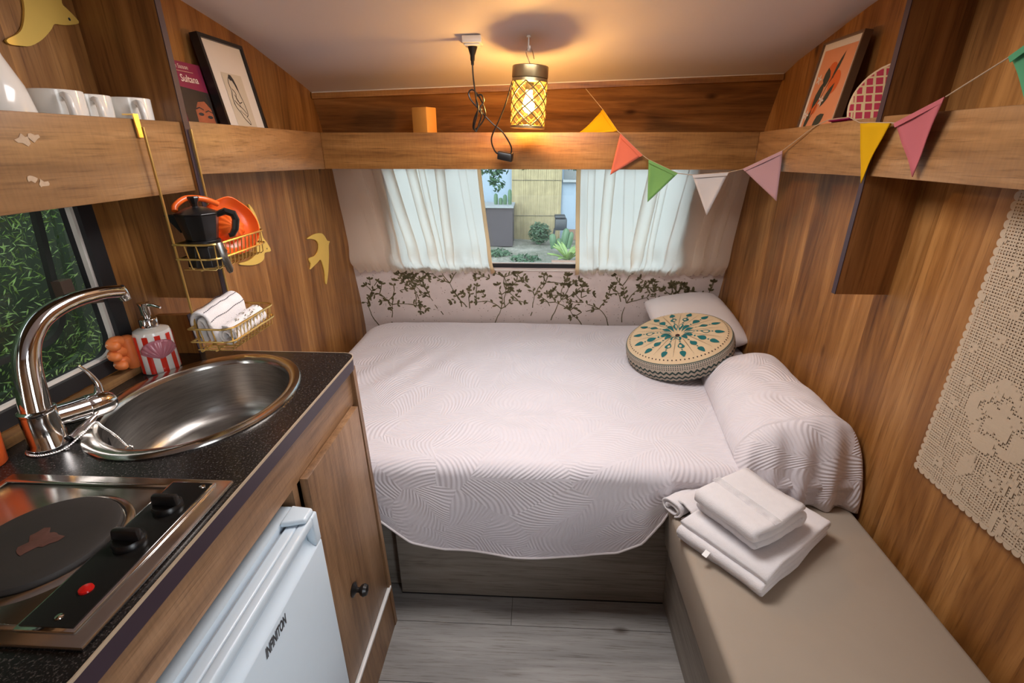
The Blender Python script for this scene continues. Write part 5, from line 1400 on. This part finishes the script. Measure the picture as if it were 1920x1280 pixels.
obj('case', mb, 'pillow_plain', pb, smooth=True, weld=True, angle=180)

# ---- round patterned cushion
cc = Vector((.588, 1.83, .652)); cn = Vector((-.26, -.10, .96)).normalized()
rc = thing('round_cushion', cc, 'round cream cushion printed with teal petals and zigzag black band', 'cushion')
CR_ = .205; CT = .044
qc = Vector((0, 0, 1)).rotation_difference(cn)
rc.matrix_basis = Matrix.Translation(cc) @ qc.to_matrix().to_4x4()
def CP(r, a, lift=0.0):
    t_ = r / CR_
    z = CT + .016 * (1 - t_ ** 2) - .020 * math.exp(-(t_ / .13) ** 2) + .0022 * math.cos(18 * a) * math.sin(PI * min(1, t_)) * (1 - t_ * .5)
    z -= .010 * max(0, t_ - .9) / .1
    return cc + qc @ Vector((r * math.cos(a), r * math.sin(a), z + lift))
mb = MB(); NRr, NAa = 24, 108
vs = [CP(CR_ * .985 * i / NRr, 2 * PI * k / NAa) for i in range(NRr + 1) for k in range(NAa)]
fs = [(i * NAa + k, i * NAa + (k + 1) % NAa, (i + 1) * NAa + (k + 1) % NAa, (i + 1) * NAa + k) for i in range(NRr) for k in range(NAa)]
tpc = obj('top_cover', mb.add(vs, fs), 'cushion_top', rc, smooth=True, weld=True, angle=180)
mb = MB().lathe([(0, -CT - .008), (CR_ * .8, -CT - .008), (CR_ * .97, -CT + .002), (CR_ * 1.015, -CT * .5), (CR_ * 1.025, 0), (CR_ * 1.015, CT * .55), (CR_ * .985, CT - .008), (CR_ * .96, CT - .012)], cc, 72, cn)
obj('band', mb, 'band', rc, smooth=True, angle=180)
obj('piping', MB().tube([CP(CR_ * .985, 2 * PI * k / 72, -.001) for k in range(72)], .0022, 6, closed=True), plain('grey_green_piping', (0.10, 0.13, 0.11), 0.8), rc, smooth=True)
pet = MB(); dots = MB()
def drop_(r0, r1, a, w0, mb=pet, n=8, flip=False):
    P, Q = [], []
    for i in range(n + 1):
        t_ = i / n; wv_ = w0 * (math.sin(PI * (t_ ** (.65 if flip else 1.5))) ** .8 if 0 < t_ < 1 else 0)
        r = lerp(r0, r1, t_); P.append(CP(r, a + wv_ / max(r, .012), .0012)); Q.append(CP(r, a - wv_ / max(r, .012), .0012))
    for i in range(n): mb.poly([P[i], P[i + 1], Q[i + 1], Q[i]])
def dotp(r, a, s): dots.poly([CP(r + s * math.cos(b), a + s * math.sin(b) / max(r, .01), .0013) for b in [i * PI / 4 for i in range(8)]])
NP_ = 14
for k in range(NP_):
    a = 2 * PI * k / NP_ + .1
    drop_(.022, .068, a, .0095); pet.poly([CP(.076 + .004 * math.cos(b), a + .004 * math.sin(b) / .076, .0012) for b in [i * PI / 4 for i in range(8)]])
    drop_(.084, .124, a, .013); pet.poly([CP(.131 + .0035 * math.cos(b), a + .0035 * math.sin(b) / .131, .0012) for b in [i * PI / 4 for i in range(8)]])
    drop_(.138, .176, a, .0115, flip=True)
    am = a + PI / NP_
    for i in range(26): dotp(.03 + i * .0055, am + .0, .0007 + .0009 * math.sin(PI * i / 26))
for k in range(78): dotp(.188, 2 * PI * k / 78, .0026)
obj('petal_print', pet, 'teal', tpc)
o = obj('dot_print', dots, 'dot', tpc); o['kind'] = 'stuff'
obj('centre_button', MB().lathe([(0.009, 0), (.008, .004), (0, .006)], CP(0, 0, .002), 14, cn), 'dot', tpc, smooth=True)

# ================================================================== BENCH
bn = thing('bench', (.67, .5, 0), 'low bench with beige upholstered seat along the wall', 'bench')
obj('bench_front', MB().hexa([(.442, -.3, 0.001), (.458, -.3, 0.001), (.458, 1.16, 0.001), (.442, 1.16, 0.001)], [(.428, -.3, .262), (.444, -.3, .262), (.444, 1.16, .262), (.428, 1.16, .262)]), 'grey_wood_y', bn)
obj('bench_body', MB().box(.46, .90, -.3, 1.16, 0.001, .26), 'grey_wood_y', bn)
mb = MB()
bpts = [(.398, -.3), (.875, -.3), (.908, 1.162), (.392, 1.162)]
mb.hexa([(x + (.02 if x < .5 else 0), y, .262) for x, y in bpts], [(x, y, .448) for x, y in bpts])
obj('seat_cushion', mb, 'beige', bn, bevel=.018, seg=4)

# ---- towels on the bench
def fold_path(L, layers, gap, r=None):
    pts = []; r = gap / 2
    for k_ in range(layers):
        z = k_ * gap; a, b = (0, L) if k_ % 2 == 0 else (L, 0)
        for i in range(9): pts.append((lerp(a, b, i / 8), z))
        if k_ < layers - 1:
            cx_ = b; s_ = 1 if k_ % 2 == 0 else -1
            for i in range(1, 6):
                an = -PI / 2 + PI * i / 6; pts.append((cx_ + s_ * r * math.cos(an), z + r + r * math.sin(an)))
    return pts
def terry(p, s=9): return Vector((.008 * nz(p, s, 1) + .002 * nz(p, 60, 2), .008 * nz(p, s, 5) + .002 * nz(p, 60, 3), .007 * nz(p, s * 1.2, 9) * min(1, max(0, (p.z - BT) / .03)) + .0012 * nz(p, 70, 4)))
BT = .4485
# big towel: fold edge faces the aisle
oA = Vector((.435, 1.045, BT + .006)); eu = Vector((.85, -.0, 0)); 
A0, A1, A2 = onZ(1283, 992, .462), onZ(1428, 1118, .455), onZ(1551, 1000, .47)
du = (A2 - A1); du.z = 0; Lu = du.length; du.normalize(); dv = (A0 - A1); dv.z = 0; dv = (dv - du * dv.dot(du)); Lv = dv.length; dv.normalize()
tw = thing('bath_towel', A1 + (du * Lu + dv * Lv) / 2 + Vector((0, 0, -.005)), 'large folded white bath towel lying on the beige bench', 'towel', 'white towels on the bench')
oB = Vector((A1.x, A1.y, BT + .0062))
obj('folded_cloth', MB().ribbon(fold_path(Lu, 4, .0150), .0138, oB + Vector((0, 0, .002)), du, (0, 0, 1), dv, Lv, lambda p: terry(p), 14), 'towel', tw, smooth=True, angle=120)
tgp = oB + dv * (Lv * .62) + Vector((0, 0, .03)) - du * .012
obj('care_label', MB().prism([tgp, tgp + Vector((-.014, -.012, -.006)), tgp + Vector((-.006, -.022, -.006)), tgp + Vector((.008, -.010, 0))], (0, 0, .0012)), 'white_plastic', tw)
# hand towel on top
H0 = BT + .0092 + 4 * .0150 + .001
oC = oB + dv * (Lv * .22) + du * .045 + Vector((0, 0, H0 - oB.z + .004))
th = thing('hand_towel', oC + (du * .16 + dv * .1), 'folded white hand towel with ribbed border on top of the large towel', 'towel', 'white towels on the bench')
th.matrix_basis = Matrix.Translation(oC + Vector((0, 0, -.006)))
dv2 = (dv + du * .12).normalized(); du2 = Vector((dv2.y, -dv2.x, 0)); du2 = du2 if du2.dot(du) > 0 else -du2
Lc = Lv * .80
obj('folded_cloth', MB().ribbon(fold_path(.165, 3, .0235), .0205, oC + Vector((0, 0, .004)), du2, (0, 0, 1), dv2, Lc, lambda p: terry(p, 8), 12), 'towel', th, smooth=True, angle=120)
mb = MB(); ztp = 2 * .0235 + .0148
for i in range(7):
    u = .045 + i * .0035
    mb.tube([oC + du2 * u + dv2 * (Lc * k_ / 10) + Vector((0, 0, ztp)) + terry(oC + du2 * u + dv2 * (Lc * k_ / 10) + Vector((0, 0, ztp)), 8) for k_ in range(11)], .0011, 5)
obj('ribbed_border', mb, 'towel', th, smooth=True)
# washcloth bundle
W0 = onZ(1262, 968, .455)
wdir = (onZ(1335, 915, .47) - W0); wdir.z = 0; wdir.normalize(); wsd = Vector((wdir.y, -wdir.x, 0))
wc_ = thing('face_cloth', W0 + wdir * .06, 'small white face cloth rolled up on the bench corner', 'towel', 'white towels on the bench')
W0b = Vector((W0.x, W0.y, BT + .0285)) - wsd * .012
obj('rolled_cloth', MB().ribbon(roll_path(.031, 1.7, .78, 44, .42), .009, W0b, -wsd, (0, 0, 1), wdir, .125, lambda p: terry(p, 16) * 1.5, 10), 'towel', wc_, smooth=True, angle=70)
W1b = W0b + wsd * .038 + wdir * .012 + Vector((0, 0, -.008))
obj('loose_fold', MB().ribbon([(p.x, p.y) for p in smooth_path([(-.03, .028, 0), (-.005, .032, 0), (.018, .018, 0), (.022, -.004, 0), (.012, -.0175, 0), (-.008, -.0170, 0)], 5)], .007, W1b - wsd * .0, wsd, (0, 0, 1), wdir, .105, lambda p: terry(p, 16) * 1.5, 10), 'towel', wc_, smooth=True, angle=70)
tgl = W1b + wsd * .020 + wdir * .03 + Vector((0, 0, .020))
obj('care_label', MB().prism([tgl, tgl + wdir * .014, tgl + wdir * .014 + Vector((0, 0, -.018)) + wsd * .006, tgl + Vector((0, 0, -.018)) + wsd * .006], wsd * .0012), 'white_plastic', wc_)

# ================================================================== CROCHET LACE PANEL
lc = thing('lace_panel', (XR - .012, .55, .69), 'ecru crochet lace panel with rose motifs hanging on the wall', 'lace')
LX = XR - .014
LY1, LZ0, LZ1, LY0 = .985, .70, 1.345, .06
cs = .0062
nyc, nzc = int((LY1 - LY0) / cs), int((LZ1 - LZ0) / cs)
mot = []
for x, y, r in ((1900, 509, 15), (1873, 637, 15), (1826, 651, 7), (1815, 714, 7), (1786, 755, 13), (1758, 865, 14), (1796, 823, 6), (1820, 868, 6), (1797, 913, 6), (1840, 560, 6), (1880, 450, 7), (1905, 590, 6)):
    p = onX(x, y, LX); d = onX(x + r, y, LX); mot.append((p.y, p.z, max(.011, abs(d.y - p.y) * 1.0)))
big = onX(1878, 790, LX); big2 = onX(1885, 945, LX)
def filled(y, z):
    for i, (a, b, r) in enumerate(mot):
        dy, dz = y - a, z - b; rr = math.hypot(dy, dz); an = math.atan2(dz, dy)
        if rr < r * (.55 + .45 * abs(math.cos(2 * an + i))) and not (r > .012 and rr < r * .25): return True
    for (c, R0) in ((big, .080), (Vector((0, big.y - .30, big.z + .02)), .088), (Vector((0, big.y - .6, big.z)), .088), (Vector((0, big.y - .14, big.z + .28)), .06)):
        dy, dz = y - c.y, z - c.z; rr = math.hypot(dy, dz); an = math.atan2(dz, dy)
        lim = R0 * (.82 + .18 * abs(math.cos(2.5 * an)))
        if rr < lim:
            if abs(rr - R0 * (.5 + .10 * math.sin(5 * an))) < .0045 or abs(math.sin(2.5 * an + 2 * rr / R0)) * rr < .004 and rr > R0 * .2: return False
            return True
    dy, dz = y - big2.y, z - big2.z
    for an in (.6, 1.5, 2.5, 3.6, 4.6):
        u = dy * math.cos(an) + dz * math.sin(an); v = -dy * math.sin(an) + dz * math.cos(an)
        if .012 < u < .075 and abs(v) < .016 * math.sin(PI * (u - .012) / .063) and abs(v) > .0025: return True
    # stem leaves running down from the big rose
    u = (y - big.y) * .3 - (z - big.z) * .95; v = (y - big.y) * .95 + (z - big.z) * .3
    if .09 < u < .16 and abs(v + .01) < .018 * math.sin(PI * (u - .09) / .07): return True
    return False
def lx(y, z): return LX + .004 * math.sin(y * 14) * (1 - (z - LZ0) / (LZ1 - LZ0)) + .0015 * nz((0, y * 18, z * 18))
net = MB(); th_ = .00155
def strip(p, q, w_): # flat thread ribbon with small depth
    p, q = Vector(p), Vector(q); net.add([p - w_, q - w_, q + w_, p + w_], [(0, 1, 2, 3)])
STEP = 6
for i in range(nyc + 1):
    y = LY1 - i * cs
    for j in range(0, nzc, STEP):
        z0_, z1_ = LZ0 + j * cs, LZ0 + min(nzc, j + STEP) * cs
        strip((lx(y, z0_), y, z0_), (lx(y, z1_), y, z1_), Vector((0, th_, 0)))
for j in range(nzc + 1):
    z = LZ0 + j * cs
    for i in range(0, nyc, STEP):
        y0_, y1_ = LY1 - i * cs, LY1 - min(nyc, i + STEP) * cs
        strip((lx(y0_, z) - .0003, y0_, z), (lx(y1_, z) - .0003, y1_, z), Vector((0, 0, th_ * 1.25)))
for i in range(nyc):
    for j in range(nzc):
        y, z = LY1 - (i + .5) * cs, LZ0 + (j + .5) * cs
        if filled(y, z):
            h_ = cs * .52; x_ = lx(y, z) - .0006
            net.poly([(x_, y - h_, z - h_), (x_, y + h_, z - h_), (x_, y + h_, z + h_), (x_, y - h_, z + h_)])
o = obj('crochet_net', net, 'lacethread', lc); o['kind'] = 'stuff'; o.modifiers.new('solid', 'SOLIDIFY').thickness = .0009
sc_ = MB(); pitch = .0175
def scallop(c, out, along):
    pts = [c - along * pitch * .5 - out * .003] + [c + along * (pitch * .5 * math.cos(a)) + out * (.0085 * math.sin(a)) for a in [PI - i * PI / 8 for i in range(9)]] + [c + along * pitch * .5 - out * .003]
    sc_.prism([p + Vector((-.0006, 0, 0)) for p in pts], (.0014, 0, 0))
n = int((LZ1 - LZ0) / pitch)
for i in range(n + 1):
    z = LZ0 + i * pitch; scallop(Vector((lx(LY1, z), LY1, z)), Vector((0, 1, 0)), Vector((0, 0, 1)))
n = int((LY1 - LY0) / pitch)
for i in range(1, n + 1):
    y = LY1 - i * pitch; scallop(Vector((lx(y, LZ0), y, LZ0)), Vector((0, 0, -1)), Vector((0, 1, 0)))
obj('scalloped_border', sc_, 'lacethread', lc)
obj('hanging_rod', MB().tube([(XR - .010, LY0, LZ1 + .004), (XR - .010, LY1 - .01, LZ1 + .004)], .004, 8), 'brass', lc, smooth=True)

# ================================================================== GARDEN OUTSIDE THE BACK WINDOW
GZ = -.45
struct('garden_ground', MB().grid(60, 60, lambda u, v: Vector((lerp(-14, 14, u), lerp(2.9, 10.9, v), GZ + .05 * nz((u * 30, v * 24, 0)) + .03 * nz((u * 80, v * 70, 1))))), 'ground', smooth=True)
GY = 10.3
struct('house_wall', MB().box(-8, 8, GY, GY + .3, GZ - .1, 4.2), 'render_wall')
def g(x, y, Y): return onY(x, y, Y)
# reed screen
rs = thing('reed_screen', (0, GY - .1, GZ), 'tall dry reed screen leaning on the white house wall', 'screen')
a, b = g(960, 440, GY - .08), g(1049, 440, GY - .08)
mb = MB(); nr_ = 64
for i in range(nr_):
    x = lerp(a.x, b.x, i / (nr_ - 1)); r = random.uniform(.009, .013)
    mb.tube([(x, GY - .06 + random.uniform(-.008, .008), GZ), (x + random.uniform(-.006, .006), GY - .05, 1.9 + random.uniform(-.05, .05))], r, 5)
o = obj('reeds', mb, 'reed', rs, smooth=True); o['kind'] = 'stuff'
for z in (.05, .75, 1.5): obj('binding_wire', MB().tube([(a.x, GY - .075, z), (b.x, GY - .075, z)], .004, 5), 'charcoal', rs)
# house window
hw = thing('house_window', (1.0, GY, 1.0), 'small dark house window with white sill', 'window')
p = g(1057, 338, GY)
obj('opening', MB().box(p.x, p.x + .9, GY - .02, GY + .01, p.z + .02, p.z + .9), 'darkglass', hw)
obj('sill', MB().box(p.x - .02, p.x + .95, GY - .10, GY, p.z - .03, p.z + .018), 'coping', hw)
# terracotta base strip on the house wall
p = g(1063, 430, GY - .03)
struct('trim_5', MB().box(p.x - .05, 6, GY - .03, GY - .001, GZ, p.z), 'terracotta')
# dark planter wall with pale coping
pw = thing('garden_planter', (-1.4, 9.4, GZ), 'dark brown masonry planter with pale coping by the house wall', 'planter')
a, b = g(931, 386, 9.5), g(961, 440, 9.5)
obj('planter_wall', MB().box(-4.2, b.x, 9.5, 10.15, GZ, a.z - .035), 'brownwall', pw)
obj('coping', MB().box(-4.25, b.x + .02, 9.46, 10.18, a.z - .035, a.z), 'coping', pw)
def leafcloud(n, c, r, size, seed, flat=.6, mb=None):
    rnd = random.Random(seed); mb = mb or MB(); c = Vector(c)
    for i in range(n):
        while True:
            d = Vector((rnd.uniform(-1, 1), rnd.uniform(-1, 1), rnd.uniform(-1, 1)))
            if .25 < d.length < 1: break
        d = d * (1.0 + .15 * nz(d, 3, seed))
        p = c + Vector((d.x * r[0], d.y * r[1], d.z * r[2]))
        u = Vector((rnd.uniform(-1, 1), rnd.uniform(-1, 1), rnd.uniform(-.8, .8))).normalized(); v = u.orthogonal().normalized()
        s = size * rnd.uniform(.6, 1.3)
        mb.add([p - u * s, p + v * s * .4, p + u * s, p - v * s * .4], [(0, 1, 2, 3)])
    return mb
def shrub(label, c, r, n, size, seed, mat='leaf'):
    t = thing('shrub', (c[0], c[1], c[2] - r[2]), label, 'shrub')
    o = obj('foliage', leafcloud(n, c, r, size, seed), mat, t); o['kind'] = 'stuff'
    obj('stem', MB().tube([(c[0], c[1], GZ - .02), (c[0], c[1], c[2])], .02, 6), 'trunk', t)
    return t
p = g(1012, 434, 9.7); shrub('round green shrub in front of the reed screen', (p.x, p.y, GZ + .235), (.22, .2, .21), 900, .035, 3)
p = g(943, 378, 9.75); 
for i, xx in enumerate((930, 939, 947, 956)):
    q_ = g(xx, 384, 9.75); h_ = (.22, .14, .20, .30)[i]
    t = thing('potted_cactus', (q_.x, q_.y, q_.z), ('dark knobbly cactus standing at the open end of the planter coping', 'shortest dark cactus on the planter coping', 'dark cactus beside the tallest one on the planter coping', 'tallest dark cactus on the planter coping, next to the reed screen')[i], 'cactus', 'cacti on the planter')
    obj('stem', MB().lathe([(0, 0), (.03, 0), (.038, h_ * .5), (.03, h_ * .9), (0, h_)], q_, 12, fn=lambda a, i: 1 + .1 * math.cos(8 * a)), 'cactus', t, smooth=True)
# tree: branch and foliage hanging in from above
tr = thing('garden_tree', (-2.2, 8.0, GZ), 'leafy tree with branch hanging over the garden', 'tree')
obj('trunk', MB().tube(smooth_path([(-2.2, 8.0, GZ), (-2.15, 8, .6), (-1.9, 8, 1.4), (-1.2, 7.9, 1.75), (-.5, 7.8, 1.55)], 5), [.09] * 6 + [.07] * 6 + [.045] * 5 + [.02] * 4, 8), 'trunk', tr, smooth=True)
mb = MB()
leafcloud(700, (-.25, 7.8, 1.24), (.36, .3, .18), .045, 11, mb=mb); leafcloud(220, (-.72, 7.7, 1.12), (.34, .2, .14), .05, 12, mb=mb); leafcloud(500, (-1.5, 7.9, 1.5), (.7, .4, .4), .055, 13, mb=mb)
leafcloud(260, (.62, 7.8, 1.20), (.28, .2, .16), .045, 14, mb=mb); leafcloud(60, (-.62, 7.7, .88), (.12, .1, .16), .05, 15, mb=mb); leafcloud(220, (-.95, 7.6, .85), (.10, .1, .55), .04, 16, mb=mb)
o = obj('foliage', mb, 'leaf', tr); o['kind'] = 'stuff'
# barbecue: dark box on splayed legs
p0, p1 = g(1040, 430, 9.4), g(1063, 405, 9.4)
bq = thing('barbecue', ((p0.x + p1.x) / 2, 9.4, GZ), 'small dark metal barbecue on splayed legs', 'barbecue')
obj('firebox', MB().box(p0.x, p1.x, 9.28, 9.52, p0.z, p1.z - .04), 'charcoal', bq, bevel=.02)
obj('lid', MB().box(p0.x - .01, p1.x - .03, 9.27, 9.53, p1.z - .035, p1.z + .02), 'charcoal', bq, bevel=.02)
for sx_, sy_ in ((0, 0), (0, 1), (1, 0), (1, 1)):
    x = (p0.x, p1.x)[sx_]; y = (9.3, 9.5)[sy_]
    obj('leg', MB().tube([(x, y, p0.z + .01), (x + (.04 if sx_ else -.05), y + (.03 if sy_ else -.03), GZ)], .013, 6), 'charcoal', bq)
# tall cactus pads
q_ = g(1048, 463, 8.7); cs_ = thing('prickly_cactus', (q_.x, q_.y, GZ), 'ribbed green cactus with several columns in the garden', 'cactus')
for dx_, h_, r_, lean in ((-.10, .26, .055, -.03), (.07, .36, .06, .05), (.16, .30, .05, .06), (.0, .18, .05, 0)):
    obj('column', MB().lathe([(0, 0), (r_ * .8, .0), (r_, h_ * .5), (r_ * .9, h_ * .85), (r_ * .4, h_ * .98), (0, h_)], (q_.x + dx_, q_.y, q_.z - .02), 20, (lean, 0, .3), fn=lambda a, i: 1 + .12 * math.cos(9 * a)), 'cactus', cs_, smooth=True)
# agave in a clay trough
q_ = g(1064, 489, 7.9); ag = thing('agave', (q_.x, q_.y, q_.z), 'green agave with broad pointed leaves in the garden', 'plant')
for i in range(15):
    an = i * 2.4; el = random.uniform(.45, 1.2); L_ = random.uniform(.38, .56)
    d = Vector((math.cos(an) * math.cos(el), math.sin(an) * math.cos(el) - .2, math.sin(el))).normalized(); sd_ = d.cross(Vector((0, 0, 1))).normalized(); nn2 = sd_.cross(d)
    mb = MB(); vs = []
    for j, (t_, w_) in enumerate(((0, .022), (.25, .04), (.5, .045), (.75, .032), (1, .002))):
        c_ = Vector(q_) + d * L_ * t_ + Vector((0, 0, -.10 * t_ * t_))
        vs += [c_ - sd_ * w_ + nn2 * .012, c_ - nn2 * .006, c_ + sd_ * w_ + nn2 * .012]
    for j in range(4): mb.f += [(j * 3, j * 3 + 1, j * 3 + 4, j * 3 + 3), (j * 3 + 1, j * 3 + 2, j * 3 + 5, j * 3 + 4)]
    mb.v = vs
    obj('leaf', mb, 'agave', ag, smooth=True, solid=.008)
tg = thing('clay_trough', (q_.x, 7.6, GZ), 'weathered clay trough in front of the agave', 'trough')
a = g(1034, 490, 7.42)
obj('trough', MB().tube([(a.x, 7.42, a.z - .03), (a.x + .75, 7.42, a.z - .03)], .055, 16), 'terracotta', tg, smooth=True)
# low weeds
for i, (x, y, lab) in enumerate(((930, 478, 'low green weed tuft in the dry soil beneath the curtain hem side'), (985, 489, 'low green weed tuft in the dry soil in front of the reed screen'))):
    lab = ('low green weed tuft in the dry soil in front of the brown planter', 'low green weed tuft in the dry soil in front of the reed screen')[i]
    p = onZ(x, y, GZ); t = thing('weed_tuft', (p.x, p.y, GZ), lab, 'weeds', 'weeds in the garden')
    o = obj('blades', leafcloud(220, (p.x, p.y, GZ + .04), (.27, .25, .06), .04, 40 + i), 'leaf', t); o['kind'] = 'stuff'

# ================================================================== HEDGE OUTSIDE THE LEFT WINDOW
hg = thing('conifer_hedge', (-1.9, 1.0, GZ), 'dense dark green conifer hedge outside the side window', 'hedge')
struct('ground_left', MB().box(-6, -1.0, -6, 2.85, GZ - .1, GZ), 'ground')
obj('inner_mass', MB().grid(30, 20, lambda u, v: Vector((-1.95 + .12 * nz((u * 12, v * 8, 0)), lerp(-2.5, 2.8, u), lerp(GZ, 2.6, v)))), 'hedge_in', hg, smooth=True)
rnd = random.Random(5); mb = MB()
for i in range(38000):
    y = rnd.uniform(-.6, 2.7); z = rnd.uniform(-.35, 1.9); d = nz((0, y * 3.2, z * 3.2), 1, 4)
    x = -1.80 + .20 * d + rnd.uniform(-.10, .10)
    u = Vector((rnd.uniform(-.2, .9), rnd.uniform(-.7, .7), rnd.uniform(-.3, 1))).normalized(); v = u.orthogonal().normalized()
    v = (v * math.cos(i) + u.cross(v) * math.sin(i)); s = rnd.uniform(.006, .019); w_ = s * .17; p = Vector((x, y, z))
    mb.add([p - u * s, p + v * w_, p + u * s, p - v * w_], [(0, 1, 2, 3)])
o = obj('foliage', mb, 'hedge', hg); o['kind'] = 'stuff'
